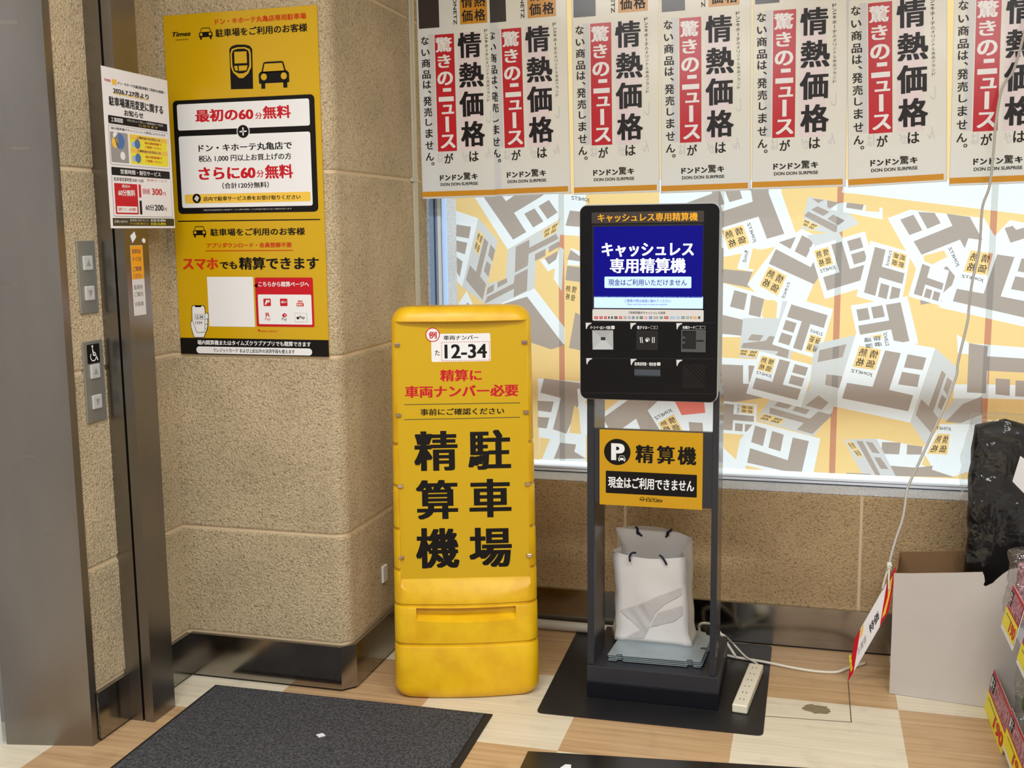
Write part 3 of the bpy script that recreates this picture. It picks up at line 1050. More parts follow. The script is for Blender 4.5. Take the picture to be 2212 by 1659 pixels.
fp('b', *Fq, [(255, 1175), (440, 1180), (425, 1298), (245, 1290)], [(505, 1200), (660, 1220), (645, 1300), (500, 1298)],
   [(340, 1410), (590, 1430), (760, 1410), (750, 1450), (980, 1525), (380, 1525)])
fp('g', *Fq, [(-130, 1150), (200, 1140), (390, 1525), (60, 1525)])
fp('b', *Fq, [(0, 1165), (60, 1165), (240, 1510), (190, 1510)], [(90, 1170), (160, 1180), (235, 1290), (160, 1280)], [(175, 1325), (240, 1330), (320, 1445), (240, 1440)],
   [(-100, 1480), (130, 1490), (150, 1525), (-100, 1525)])
fp('o', *Fq, [(-110, 1170), (-40, 1165), (70, 1320), (20, 1330)])
LAB.append(Z(*Fq, [(-110, 1170), (-40, 1165), (70, 1320), (20, 1330)]))


def film_mesh():
    faces = [('o', base_poly)]
    u0, u1, v0, v1 = -1.335, 1.9, 0.608, 2.5
    for c_, p in FP:
        faces.append((c_, [(min(max(u, u0), u1), min(max(v, v0), v1)) for u, v in (film.uv(q) for q in p)]))
    # overlaps of the film sheets: darker upright strips
    for a, b in (((1206, 420), (1231, 1010)), ((1552, 420), (1566, 1000)), ((1809, 416), (1808, 1020)), ((2142, 416), (2128, 830))):
        ua = film.uv(a)[0]
        w = 0.0215 if a[0] != 1552 else 0.021
        faces.append(('S', [(ua, v0), (ua + w, v0), (ua + w, v1), (ua, v1)]))
    verts, fidx = [], []
    for c_, p in faces:
        k = len(verts)
        q = []
        for v in p:
            if not q or (Vector(v) - Vector(q[-1])).length > 1e-5:
                q.append(v)
        if (Vector(q[0]) - Vector(q[-1])).length < 1e-5:
            q.pop()
        ar = sum(a[0] * b[1] - b[0] * a[1] for a, b in zip(q, q[1:] + q[:1]))
        if ar < 0:
            q = q[::-1]
        if len(q) < 3 or abs(ar) < 1e-8:
            fidx.append([])
            continue
        verts += [Vector(v) for v in q]
        fidx.append(list(range(k, k + len(q))))
    keep = [i for i, f in enumerate(fidx) if f]
    V, Ed, Fo, ov, oe, of = geometry.delaunay_2d_cdt(verts, [], [fidx[i] for i in keep], 1, 1e-6)
    mb = MB()
    sh = {'w': 'film_sw', 'o': 'film_so', 'b': 'film_sb', 'g': 'film_sw', 'r': 'film_so'}
    pts = [film.P(v.x, v.y, 0) for v in V]
    def inside(q, pt):
        c, j = False, len(q) - 1
        for i in range(len(q)):
            (xi, yi), (xj, yj) = q[i], q[j]
            if (yi > pt.y) != (yj > pt.y) and pt.x < (xj - xi) * (pt.y - yi) / (yj - yi) + xi:
                c = not c
            j = i
        return c
    for f in Fo:
        g = sum((V[i] for i in f), Vector((0, 0))) / len(f)
        cols = [c_ for c_, q in faces if inside(q, g)]
        if not cols:
            continue
        top = [c_ for c_ in cols if c_ != 'S'][-1] if any(c_ != 'S' for c_ in cols) else 'o'
        name = sh[top] if 'S' in cols else 'film_' + top
        mb.mesh([pts[i] for i in f], [tuple(range(len(f)))], name)
    return mb.build('printed_film', win, fix=False)


film_mesh()
for L in LAB:   # reversed lettering, as the print faces the street
    for ch, bx in (('情', (.56, .08, .92, .46)), ('熱', (.08, .08, .44, .46)), ('価', (.56, .54, .92, .92)), ('格', (.08, .54, .44, .92))):
        q = [L[1], L[0], L[3], L[2]]
        film.quad_text(ch, q, 'film_b', 2, 0.012, (1 - bx[2], bx[1], 1 - bx[0], bx[3]))
for L in JON:
    film.quad_text('JONETZ', [L[1], L[0], L[3], L[2]], 'film_b', 2, 0.01)
film.mb.build('film_lettering', win, fix=False)


# ================================================================== laminated posters across the window
def make_banner():
    """sheet in its own frame: x right from the left edge, z up from the lower edge, print on -y"""
    O = at_y(1428, 417, 3.855)
    p = Print(O, X1, Z1, lift=0.00045, local=True)
    z = lambda pts: Z(1400, 0, 3.859, pts)
    one = lambda x, y: (1400 + x / 3.859, y / 3.859)
    w, h = p.uv((1622, 412))[0], 0.86
    p.rect_uv(0, 0, w, h, 'laminate', 0)
    for u_, v_, a_, b_ in ((0, 0, w, .003), (0, 0, .003, h), (w - .003, 0, w, h)):
        p.rect_uv(u_, v_, a_, b_, 'lam_edge', 1)
    R = lambda a, b, m_, l=2: p.rect(one(*a), one(*b), m_, l)
    # show-through of the sheet behind
    R((215, 150), (262, 1180), 'lam_ghost')
    R((500, 135), (690, 1180), 'lam_pink')
    for ch, bx in (('は', (258, 1195, 315, 1290)), ('が', (500, 1195, 560, 1285)), ('ん', (715, 1150, 775, 1250)), ('し', (738, 830, 785, 940))):
        p.text(ch, one(bx[0], bx[3]), one(bx[2], bx[1]), 'lam_ghost', 3, 0.02, flip=True)
    ur0, vr0 = p.uv(one(272, 1190))
    ur1, vr1 = p.uv(one(465, 141))
    p.rect_uv(ur0, vr0, ur1, vr1, 'lam_red', 3)
    p.rect_uv(ur1 - 0.017, vr0, ur1, vr0 + 0.08, 'lam_pink', 2.5)
    T = lambda ch, x0, y0, x1, y1, m_, b, l=4, **k: p.text(ch, one(x0, y1), one(x1, y0), m_, l, b, **k)
    T('驚', 285, 165, 447, 312, 'lam_white', .035)
    T('き', 302, 322, 428, 452, 'lam_white', .035)
    T('の', 292, 472, 442, 608, 'lam_white', .035)
    R((342, 628), (420, 656), 'lam_white', 4)
    R((298, 706), (440, 742), 'lam_white', 4)
    T('ュ', 322, 768, 440, 862, 'lam_white', .04)
    R((354, 880), (386, 1016), 'lam_white', 4)
    T('ス', 300, 1034, 442, 1166, 'lam_white', .035)
    for ch, x0, y0, x1, y1 in (('情', 495, 120, 722, 368), ('熱', 498, 388, 735, 630), ('価', 490, 645, 722, 890), ('格', 495, 912, 725, 1155)):
        T(ch, x0, y0, x1, y1, 'lam_black', .036)
    T('は', 565, 1187, 655, 1282, 'lam_black', .022)
    T('が', 330, 1203, 415, 1298, 'lam_black', .022)
    for ch, x0, y0, x1, y1 in (('な', 152, 165, 225, 245), ('い', 152, 277, 230, 342), ('商', 150, 362, 232, 445), ('品', 152, 465, 232, 545),
                               ('は', 155, 555, 230, 632), ('発', 152, 697, 232, 785), ('売', 155, 797, 232, 880), ('し', 165, 895, 230, 962),
                               ('ま', 160, 985, 230, 1068), ('せ', 155, 1095, 232, 1172), ('ん', 155, 1197, 232, 1272)):
        T(ch, x0, y0, x1, y1, 'lam_black', .022)
    T('、', 200, 645, 230, 672, 'lam_black', .02)
    T('。', 206, 1282, 235, 1312, 'lam_black', .015)
    y = 100
    for i, ch in enumerate('ドン・キホーテのオリジナル商品ブランド'):
        s_ = 36 if i < 7 else 30
        hh = {'・': 14}.get(ch, s_)
        if ch == 'ー':
            R((768, y + 4), (773, y + 30), 'lam_black', 4)
        else:
            T(ch, 770 - s_ * .45, y + 2, 770 + s_ * .45, y + hh - 2, 'lam_black', .02 if i < 7 else .0)
        y += hh + 3.5
    T('ドンドン', 280, 1392, 497, 1450, 'lam_black', .05)
    T('驚', 502, 1374, 572, 1444, 'lam_black', .02)
    T('キ', 580, 1386, 638, 1440, 'lam_black', .05)
    T('DON DON SURPRISE', 285, 1460, 638, 1496, 'lam_black', .025)
    u0, v0 = p.uv(one(105, 1594))
    u1, v1 = p.uv(one(835, 1530))
    p.rect_uv(u0 + .002, v0 + .001, w - 0.010, v1, 'lam_orange', 3)
    # upper part of the sheet, mostly above the picture
    vb = p.uv(one(230, 92))[1]
    p.rect_uv(p.uv(one(138, 0))[0], vb, p.uv(one(332, 0))[0], vb + 0.13, 'lam_dark', 3)
    a0, a1 = p.uv(one(530, 0))[0], p.uv(one(787, 0))[0]
    vo = p.uv(one(660, 54))[1]
    p.rect_uv(a0, vo, a1, vo + 0.108, 'lam_orange', 3)
    for ch, fx, fz in (('情', .06, .53), ('熱', .53, .53), ('価', .06, .07), ('格', .53, .07)):
        ww = a1 - a0
        p.text_uv(ch, a0 + fx * ww, vo + fz * .106, a0 + (fx + .41) * ww, vo + (fz + .40) * .106, 'lam_black', 4, .022)
    uj0, uj1 = p.uv(one(458, 0))[0], p.uv(one(500, 0))[0]
    p.text_uv('JONETZ', uj0, vo + 0.001, uj1, vo + 0.106, 'lam_black', 4, .02, rot=1)
    return p, w


bp, bw = make_banner()
# lower-left corner px, lower-right px, depth, words for the label
hang = [((913, 430), (1069, 425), 3.860, 3.856, 'white laminated window poster farthest left, beside the beige cable duct'),
        ((1056, 425), (1222, 417), 3.852, 3.848, 'white laminated window poster second from left, its small left text column cut off'),
        ((1240, 421), (1426, 415), 3.856, 3.850, 'white laminated window poster directly above the left half of the black payment terminal'),
        ((1428, 418), (1622, 411), 3.852, 3.848, 'white laminated window poster above the right edge of the black payment terminal'),
        ((1624, 410), (1828, 403), 3.856, 3.848, 'white laminated window poster with glare across its red panel, fifth from left'),
        ((1832, 405), (2040, 390), 3.846, 3.838, 'white laminated window poster leaning slightly clockwise, glare at its lower right corner'),
        ((2050, 402), (2262, 394), 3.852, 3.846, 'white laminated window poster farthest right, crossed by the hanging grey cord')]
b0 = None
for i, (pl, pr, ya, yb, lab) in enumerate(hang):
    if b0 is None:
        o = b0 = bp.mb.build('window_poster', fix=False)
    else:
        o = b0.copy()
        COL.objects.link(o)
    a, b = at_y(*pl, ya), at_y(*pr, yb)
    if i == 1:      # this sheet's left edge is folded back
        o.data = o.data.copy()
        g_ = bmesh.new()
        g_.from_mesh(o.data)
        bmesh.ops.bisect_plane(g_, geom=g_.verts[:] + g_.edges[:] + g_.faces[:], plane_co=(at_y(1071, 425, ya).x - a.x, 0, 0), plane_no=(1, 0, 0), clear_inner=True)
        g_.to_mesh(o.data)
        g_.free()
    d = Vector((bw, yb - ya, min(b.z - a.z, 0.006) if i != 5 else 0.012)).normalized()
    n = Vector((d.y, -d.x, 0)).normalized()      # towards the room
    up = n.cross(d) * -1
    if up.z < 0:
        up = -up
    o.matrix_world = Matrix(((d.x, -n.x, up.x, a.x), (d.y, -n.y, up.y, a.y), (d.z, -n.z, up.z, a.z), (0, 0, 0, 1)))
    tag(o, lab, 'poster', 'laminated posters hung across the window')

# ================================================================== yellow parking poster on the pillar
p = Print((0, YP - 0.0045, 0), X1, Z1)
q = [p.uv(c) for c in ((352, 35), (683, 10), (712, 770), (391, 765))]
pu0, pu1 = (q[0][0] + q[3][0]) / 2, (q[1][0] + q[2][0]) / 2
pv0, pv1 = (q[2][1] + q[3][1]) / 2, (q[0][1] + q[1][1]) / 2
p.mb.box((pu0, YP - 0.0042, pv0), (pu1, YP - 0.0005, pv1), 'poster_yellow')


def car_icon(p, x0, y0, x1, y1, m_='ink', hole='poster_yellow', layer=2):
    (u0, v1), (u1, v0) = p.uv((x0, (y0 + y1) / 2)), p.uv((x1, (y0 + y1) / 2))
    vt, vb = p.uv(((x0 + x1) / 2, y0))[1], p.uv(((x0 + x1) / 2, y1))[1]
    L = lambda a, b: (u0 + a * (u1 - u0), vb + b * (vt - vb))
    p.poly_uv([L(*t) for t in ((0, .2), (1, .2), (1, .55), (.93, .64), (.07, .64), (0, .55))], m_, layer)
    p.poly_uv([L(*t) for t in ((.09, .6), (.17, .97), (.24, 1), (.76, 1), (.83, .97), (.91, .6))], m_, layer)
    p.poly_uv([L(*t) for t in ((.15, .64), (.21, .93), (.79, .93), (.85, .64))], hole, layer + 1)
    p.poly_uv([L(*t) for t in ((.07, 0), (.2, 0), (.2, .22), (.07, .22))], m_, layer)
    p.poly_uv([L(*t) for t in ((.8, 0), (.93, 0), (.93, .22), (.8, .22))], m_, layer)
    for a in (.17, .83):
        c = L(a, .44)
        p.disc_uv(c[0], c[1], (u1 - u0) * .1, hole, layer + 1, 20)


K, RD, RO, WH = 'ink', 'ink_red', 'ink_red2', 'ink_white'
p.text('ドン・キホーテ丸亀店専用駐車場', (465, 54), (661, 27), RO, 2, .022)
p.text('駐車場をご利用のお客様', (466, 81), (663.5, 49.5), K, 2, .024)
p.text('Times', (372.5, 80), (412, 67), K, 2, .03, shear=.25)
p.text('PARKING', (380, 88), (406, 83.5), K, 2, .0)
car_icon(p, 430, 60, 459, 85)
# pictogram: payment machine
p.poly(Z(340, 0, 4.147, [(660, 800), (645, 440), (665, 415), (710, 400), (790, 400), (830, 412), (850, 440), (858, 795)]), K, 2)
p.poly(Z(340, 0, 4.147, [(655, 480), (668, 440), (715, 424), (785, 422), (828, 440), (838, 480), (842, 600), (815, 660), (770, 700), (735, 700), (680, 650), (660, 600)]), 'poster_yellow', 3)
p.poly(Z(340, 0, 4.147, [(668, 485), (680, 452), (720, 438), (782, 436), (815, 452), (824, 485), (826, 590), (805, 640), (770, 658), (730, 658), (690, 640), (674, 590)]), K, 4)
p.poly(Z(340, 0, 4.147, [(690, 465), (800, 460), (805, 565), (694, 570)]), 'poster_yellow', 5)
p.poly(Z(340, 0, 4.147, [(690, 592), (718, 590), (724, 636), (700, 630)]), 'poster_yellow', 5)
p.poly(Z(340, 0, 4.147, [(730, 590), (810, 586), (800, 630), (734, 636)]), 'poster_yellow', 5)
car_icon(p, 559, 132.6, 624.5, 190.5)
# black framed offers
p.rect((372.8, 218), (688, 457), K, 2, .014)
p.rect((382, 226), (670, 271), WH, 3, .007)
p.rect((386, 295), (676, 444), WH, 3, .007)
p.circle((525.7, 284), 14, WH, 4)
p.circle((525.7, 284), 12.3, K, 5)
p.line((518, 284.6), (533.5, 283.4), 2.8, WH, 6)
u, v = p.uv((525.7, 284))
p.rect_uv(u - .0022, v - .0125, u + .0022, v + .0125, WH, 6)
p.text('最初の60', (423, 265), (547, 231), RD, 4, .04)
p.text('分', (551.7, 257.5), (566, 242.5), RD, 4, .02)
p.text('無料', (568.6, 258), (628, 226), RD, 4, .035)
p.text('ドン・キホーテ丸亀店で', (429.7, 329), (630.6, 305), K, 4, .026)
p.text('税込 1,000 円以上お買上げの方', (429.7, 351), (629.4, 329.5), K, 4, .02)
p.text('さらに60', (430.4, 389.4), (551.7, 357.5), RD, 4, .045)
p.text('分', (555, 383.4), (570, 367), RD, 4, .02)
p.text('無料', (573.4, 387), (633, 354), RD, 4, .035)
p.text('（合計120分無料）', (481, 408), (581, 392), K, 4, .02)
p.rect((400.5, 440), (671, 414), 'ink_gold', 4, .006)
p.circle((425.5, 428.7), 9, K, 5)
p.poly([(420, 430), (425, 422), (431, 427), (427, 436)], 'ink_pale', 6)
p.text('店内で駐車サービス券をお受け取りください', (440.3, 434.6), (649.7, 420.3), K, 5, .024)
p.text('※最大料金適用時には駐車サービス券を使用しても料金が変わらない場合があります', (439.6, 455.5), (630.6, 449), 'ink_pale', 4, .0)
p.line((384.7, 478), (691.7, 474), 2.2, K, 2)
car_icon(p, 417.3, 488.7, 445.3, 512.7)
p.text('駐車場をご利用のお客様', (455, 510), (658.6, 491), K, 2, .024)
p.text('アプリダウンロード・会員登録不要', (447, 535.7), (629.9, 523), RO, 2, .024)
p.line((444.5, 541.9), (633, 540.6), 1.6, RO, 2)
p.text('スマホ', (395.8, 583), (470.7, 556), RO, 2, .045)
p.text('でも', (475.7, 581.4), (512, 564), K, 2, .04)
p.text('精算できます', (517, 583), (688.7, 554), K, 2, .035)
p.rect((452.5, 705), (546.5, 598), WH, 2)
# payment services
p.rect((555, 705), (675.5, 599.5), RD, 2, .005)
p.poly([(556, 612), (547.8, 617), (556, 622)], RD, 2)
p.text('こちらから精算ページへ', (559, 619.5), (667.7, 608), WH, 3, .028)
p.rect((560, 700), (672.5, 636.5), WH, 3, .004)
for x, y in ((577.5, 653), (613.3, 653)):
    p.rect((x - 7.6, y + 8), (x + 7.6, y - 8), RD, 4, .003)
p.text('P', (572.5, 658.5), (583, 647.5), WH, 5, .05, shear=.3)
p.text('d払い', (607.5, 655), (619.5, 649), WH, 5, .03)
p.rect((641, 661.5), (656.5, 646.5), WH, 4, .003)
p.rect((641, 661.5), (656.5, 654.5), RO, 5, .002)
p.text('au', (644, 653), (653.5, 648.5), RO, 5, .03)
p.text('PAY', (642.5, 660.5), (655, 656), WH, 6, .03)
p.text('R', (574.5, 684), (583.5, 675.5), RD, 4, .02)
p.text('Pay', (573.5, 693.5), (584.5, 686), RD, 4, .0)
p.poly([(609, 681), (614.5, 676), (620, 679), (619.5, 684), (613, 685.5)], RD, 4)
p.poly([(614, 680), (617.5, 678), (618.5, 682), (615, 683)], 'ink_pink', 5)
p.text('Pay', (609.5, 694), (620, 686), K, 4, .0)
p.rect((637.5, 695.5), (663.5, 676.5), 'ink_grey', 4, .002)
p.rect((638.1, 695), (662.9, 677), WH, 5, .002)
p.circle((644, 686.8), 2.7, K, 6)
p.text('Pay', (647.5, 690.5), (659, 682), K, 6, .02)
p.text('※', (557, 716), (562, 711), RO, 2, .02)
p.text('料金は変わらない場合があります', (563, 717.5), (600, 713.5), RO, 2, 0)
# hand holding a phone
hz = lambda pts: Z(360, 380, 4.046, pts)
hand = [(222, 1255), (210, 1275), (214, 1330), (228, 1375), (240, 1412), (330, 1412), (345, 1370), (358, 1340), (368, 1210), (358, 1192), (340, 1205), (338, 1160), (330, 1135), (318, 1130), (232, 1130), (220, 1140)]
p.poly(hz(hand), K, 2)
p.poly(hz([(c[0] + (4 if c[0] < 290 else -4), c[1] + (5 if c[1] < 1290 else -4)) for c in hand]), WH, 3)
p.stroke(hz([(222, 1140), (226, 1262), (262, 1358), (272, 1368), (336, 1366)]), 1.0, K, 4)
p.stroke(hz([(337, 1160), (337, 1360)]), 0.8, K, 4)
for yy in (1255, 1300, 1335):
    p.stroke(hz([(338, yy), (356, yy - 8), (362, yy + 12)]), 0.8, K, 4)
p.poly(hz([(246, 1134), (308, 1134), (302, 1147), (252, 1147)]), K, 4)
p.rect(*hz([(244, 1255), (325, 1207)]), 'ink_grey', 4, .001)
p.rect(*hz([(246, 1252), (323, 1210)]), WH, 5, .001)
p.text('12-34', *hz([(256, 1248), (318, 1216)]), K, 6, .02)
p.text('1234', *hz([(254, 1292), (312, 1270)]), K, 6, .0)
# black footer
ub0, vb0 = p.uv((550, 732))
p.rect_uv(pu0, pv0, pu1, vb0, K, 2)
a, b = p.uv((427, 743.5)), p.uv((671.5, 740))
vm = (p.uv((550, 736))[1], p.uv((550, 747))[1])
p.text_uv('場内精算機またはタイムズクラブアプリでも精算できます', a[0], vm[1], b[0], vm[0], WH, 3, .026)
a, b = p.uv((424.8, 757)), p.uv((674.4, 759))
vm = (p.uv((550, 750.5))[1], p.uv((550, 765.5))[1])
p.rect_uv(a[0], vm[1], b[0], vm[0], WH, 3, abs(vm[0] - vm[1]) * .48)
vm = (p.uv((550, 753.5))[1], p.uv((550, 762.5))[1])
p.text_uv('クレジットカード', p.uv((461.3, 757))[0], vm[1], p.uv((514.5, 757))[0], vm[0], 'ink_purple', 4, .024)
p.text_uv('および上記以外の決済手段も使えます', p.uv((518.2, 757))[0], vm[1], p.uv((636.8, 757))[0], vm[0], K, 4, .02)
tag(p.mb.build('parking_poster', fix=False), 'large yellow parking guide poster fixed flat on the stucco pillar', 'poster')

# ================================================================== white notice on the shutter guide
NX = -1.9285
p = Print((NX, 2.68, 1.516), (-0.02, 1, 0), Z1, lift=0.0004)
nu1 = p.uv((368, 330))[0]
p = Print((NX, 2.68, 1.516), (-0.006, 1, 0), Z1, lift=0.0004)
nu0, nu1 = p.uv((229, 320))[0], p.uv((369.5, 331))[0]
nv0, nv1 = p.uv((300, 493))[1], p.uv((300, 160))[1]
p.mb.mesh([p.P(u, v, l) for l in (0, -1.5) for u, v in ((nu0, nv0), (nu1, nv0), (nu1, nv1), (nu0, nv1))],
          [(0, 1, 2, 3), (7, 6, 5, 4), (0, 4, 5, 1), (1, 5, 6, 2), (2, 6, 7, 3), (3, 7, 4, 0)], 'paper')


def S(u, v):  # sheet fraction -> plane coords (v down)
    return (nu0 + u * (nu1 - nu0), nv1 + v * (nv0 - nv1))


def sr(u0, v0, u1, v1, m_, l=1, r=0.0):
    a, b = S(u0, v1), S(u1, v0)
    p.rect_uv(a[0], a[1], b[0], b[1], m_, l, r)


def st(t, u0, v0, u1, v1, m_, l=2, b=0.0, **k):
    a, c = S(u0, v1), S(u1, v0)
    p.text_uv(t, a[0], a[1], c[0], c[1], m_, l, b, **k)


st('TIMES', .03, .075, .12, .09, RD, 2, .02)
sr(.14, .068, .205, .100, 'ink_gold', 2)
st('ドン・キホーテ丸亀店駐車場をご利用のお客様へ', .225, .076, .95, .096, K, 2, .015)
st('2026.7.27㊊より', .15, .118, .68, .155, K, 2, .03)
sr(.15, .153, .68, .158, 'ink_gold', 2)
st('駐車場運用変更に関する', .08, .175, .90, .235, K, 2, .03)
st('お知らせ', .29, .245, .58, .285, K, 2, .025)
sr(.055, .295, .955, .345, 'ink', 1.5, .003)
st('工事期間', .09, .305, .26, .335, WH, 3, .02)
st('7月27日より新しい精算機がご利用', .32, .303, .88, .318, 'ink_pale', 3, 0)
st('になります', .50, .324, .80, .338, 'ink_gold', 3, 0)
sr(.05, .355, .965, .60, 'ink_grey', 1.2, .006)
sr(.055, .358, .96, .597, 'paper', 1.6, .005)
st('場内精算機がキャッシュレス専用にかわります', .08, .365, .92, .382, K, 2, .012)
sr(.065, .395, .32, .585, 'ink_grey', 2, .003)
for u, v, r_, c_ in ((.20, .45, .022, 'ink_blue'), (.13, .46, .016, 'ink_gold'), (.14, .42, .012, 'paper'), (.23, .54, .012, 'paper')):
    a = S(u, v)
    p.disc_uv(a[0], a[1], r_, c_, 3)
sr(.35, .395, .94, .585, 'ink_yellow', 2, .002)
sr(.35, .40, .94, .425, 'ink_gold', 3)
sr(.35, .485, .94, .51, 'ink_gold', 3)
st('上限料金のお支払いも', .45, .404, .82, .420, K, 4, .01)
st('上限料金のお支払いは', .45, .489, .82, .505, K, 4, .01)
for v in (.455, .545):
    a = S(.46, v)
    p.disc_uv(a[0], a[1], .014, 'ink_blue', 3)
    a = S(.40, v + .005)
    p.disc_uv(a[0], a[1], .009, 'ink_skyblue', 3)
    st('場内精算機で', .57, v - .022, .84, v - .006, RO, 3, .012)
    st('ご精算ください', .57, v + .004, .84, v + .020, RO, 3, .012)
sr(.055, .615, .955, .665, 'ink', 1.5, .003)
st('営業時間・割引サービス', .18, .625, .80, .655, WH, 3, .02)
sr(.05, .665, .965, .925, 'ink_grey', 1.2, .006)
sr(.055, .667, .96, .922, 'paper', 1.6, .005)
st('駐車場営業時間 8:00〜2:00', .08, .677, .52, .702, K, 2, .012)
st('駐車サービス', .58, .675, .90, .690, RD, 2, .0)
sr(.08, .715, .42, .91, RD, 2, .002)
st('最初の', .19, .722, .31, .742, WH, 3, .012)
st('60分無料', .13, .752, .38, .795, WH, 3, .03)
sr(.10, .86, .40, .90, WH, 3, .001)
st('駐車サービス', .12, .868, .24, .890, RD, 4, 0)
st('60分無料', .27, .868, .38, .890, RD, 4, 0)
sr(.44, .715, .475, .80, RD, 2)
sr(.44, .82, .475, .91, K, 2)
st('駐車後24時間', .50, .738, .61, .778, RD, 2, .01)
st('300', .645, .735, .81, .78, RD, 2, .03)
st('円', .82, .757, .87, .78, RD, 2, .01)
st('60分', .53, .842, .665, .884, K, 2, .02)
st('200', .675, .842, .82, .884, K, 2, .03)
st('円', .83, .862, .87, .884, K, 2, .01)
sr(.03, .935, .985, .985, 'ink_olive', 1.5)
st('お問い合わせ', .05, .948, .24, .966, 'ink_pale', 3, .01)
st('0120-70-8924', .60, .940, .84, .957, WH, 3, .02)
st('0120-72-8924', .60, .963, .84, .980, 'ink_yellow', 3, .02)
st('駐車場に関すること', .28, .941, .56, .956, 'ink_pale', 3, 0)
st('サービス券に関すること', .28, .963, .56, .978, 'ink_gold', 3, 0)
tag(p.mb.build('notice_sheet', fix=False), 'white paper notice with red and black boxes, taped to the steel shutter post', 'notice')


# ================================================================== lift call panels on the left wall
def call_panel(y0, y1, z0, z1, btn, label, wheel=False):
    t = thing('call_panel', (XL, (y0 + y1) / 2, z0), label, 'button panel', 'lift call panels')
    m = MB()
    m.box((XL - 0.002, y0, z0), (XL + 0.006, y1, z1), 'panel_steel')
    pl = bevel(m.build('plate', t), 0.0015)
    yc = (y0 + y1) / 2
    for zc, kind in btn:
        b = MB()
        b.box((XL + 0.005, yc - 0.021, zc - 0.021), (XL + 0.011, yc + 0.021, zc + 0.021), 'button_clear')
        bo = bevel(b.build('button', t), 0.003)
        a = MB()
        s_ = 0.011 if kind == 'up' else -0.011
        a.face([(XL + 0.0115, yc - 0.010, zc - s_ * .8), (XL + 0.0115, yc + 0.010, zc - s_ * .8), (XL + 0.0115, yc, zc + s_)], 'ink_grey')
        a.build('arrow', bo, fix=False)
    if wheel:
        w = Print((XL + 0.0066, y0, z0), (0, 1, 0), Z1, lift=0.0004)
        H = z1 - z0
        w.rect_uv(.016, H - .066, .073, H - .010, 'ink', 0, .003)
        cu, cv = .042, H - .046
        n = 18
        ring = [(cu + .0145 * math.cos(i * 2 * math.pi / n), cv + .0145 * math.sin(i * 2 * math.pi / n)) for i in range(-11, 5)]
        for a_, b_ in zip(ring, ring[1:]):
            d = (Vector(b_) - Vector(a_)).normalized() * .0
            r0 = Vector(a_) - Vector((cu, cv))
            r1 = Vector(b_) - Vector((cu, cv))
            w.poly_uv([a_, b_, tuple(Vector((cu, cv)) + r1 * .78), tuple(Vector((cu, cv)) + r0 * .78)], 'ink_white', 2)
        w.disc_uv(cu - .002, H - .0165, .004, 'ink_white', 2, 14)
        w.poly_uv([(cu - .004, H - .022), (cu, H - .022), (cu + .003, H - .040), (cu + .014, H - .042), (cu + .022, H - .058), (cu + .018, H - .060), (cu + .011, H - .046), (cu - .001, H - .044)], 'ink_white', 2)
        w.mb.build('wheelchair_sign', t, fix=False)


call_panel(2.668, 2.748, 1.275, 1.484, [(1.420, 'up'), (1.333, 'down')], 'upper steel lift call panel with two square arrow buttons')
call_panel(2.664, 2.754, 0.956, 1.195, [(1.105, 'up'), (1.015, 'down')], 'lower steel lift call panel with wheelchair sign', True)

# stickers on the post below the notice
gx = -1.9298
s1 = Print((gx, 2.77, 0), (0, 1, 0), Z1, lift=0.0004)
u0, v0 = 0.022, at_x(293, 682, gx).z
v1 = at_x(290, 530, gx).z
s1.rect_uv(u0, v0, u0 + .062, v1, 'ink_pale', 1)
vm = v0 + (v1 - v0) * .52
s1.rect_uv(u0 + .001, vm, u0 + .061, v1 - .001, 'ink_orange', 2)
for k, (a, t) in enumerate(((.93, '駐車料金'), (.82, 'サービス券'), (.68, 'ご精算'), (.58, 'ください'), (.42, '駐車券'), (.32, 'ご案内'), (.18, 'お客様'))):
    vv = v0 + (v1 - v0) * a
    s1.text_uv(t, u0 + .008, vv - .010, u0 + .050, vv + .004, 'ink_purple' if k < 4 else 'ink_grey', 3, .01)
tag(s1.mb.build('sticker_label', fix=False), 'long orange and white sticker strip on the steel shutter post', 'sticker')


def scrap(pts, nm, lab, cat):
    m = MB()
    m.prism([at_x(x, y, gx + 0.0006) for x, y in pts], (0.0006, 0, 0), 'tape')
    return tag(m.build(nm), lab, cat)


scrap([(281, 510), (290, 500), (294, 512), (286, 525)], 'tape_scrap', 'diamond-shaped scrap of white tape just under the notice', 'tape')
scrap([(306, 518), (310, 514), (314, 518), (313, 525), (308, 524)], 'tape_scrap', 'small round dab of white tape beside the diamond scrap', 'tape')

# ================================================================== cable duct in the corner by the window
t = thing('cable_duct', (-1.44, 3.83, 0.3), 'beige plastic cable duct running up between pillar and window', 'duct')
m = MB()
m.box((-1.462, 3.815, 0.30), (-1.434, 3.868, 2.5), 'duct')
bevel(m.build('duct_cover', t), 0.006, 3)
m = MB()
m.box((-1.434, 3.828, 0.30), (-1.424, 3.868, 2.5), 'duct')
bevel(m.build('duct_side_channel', t), 0.004, 3)
m = MB()
zc = at_y(885, 388, 3.81).z
m.box((-1.467, 3.808, zc - 0.008), (-1.4215, 3.869, zc + 0.008), 'duct')
bevel(m.build('duct_clip', t), 0.003)

# ================================================================== yellow sign stand
PH = math.radians(17.5)
SU, SB = Vector((math.cos(PH), math.sin(PH), 0)), Vector((-math.sin(PH), math.cos(PH), 0))
SP = at_z(1010, 1513)
LEAN = math.tan(math.radians(3.6))


def sw(a, b, z):
    return SP + SU * a + SB * b + Vector((0, 0, z))


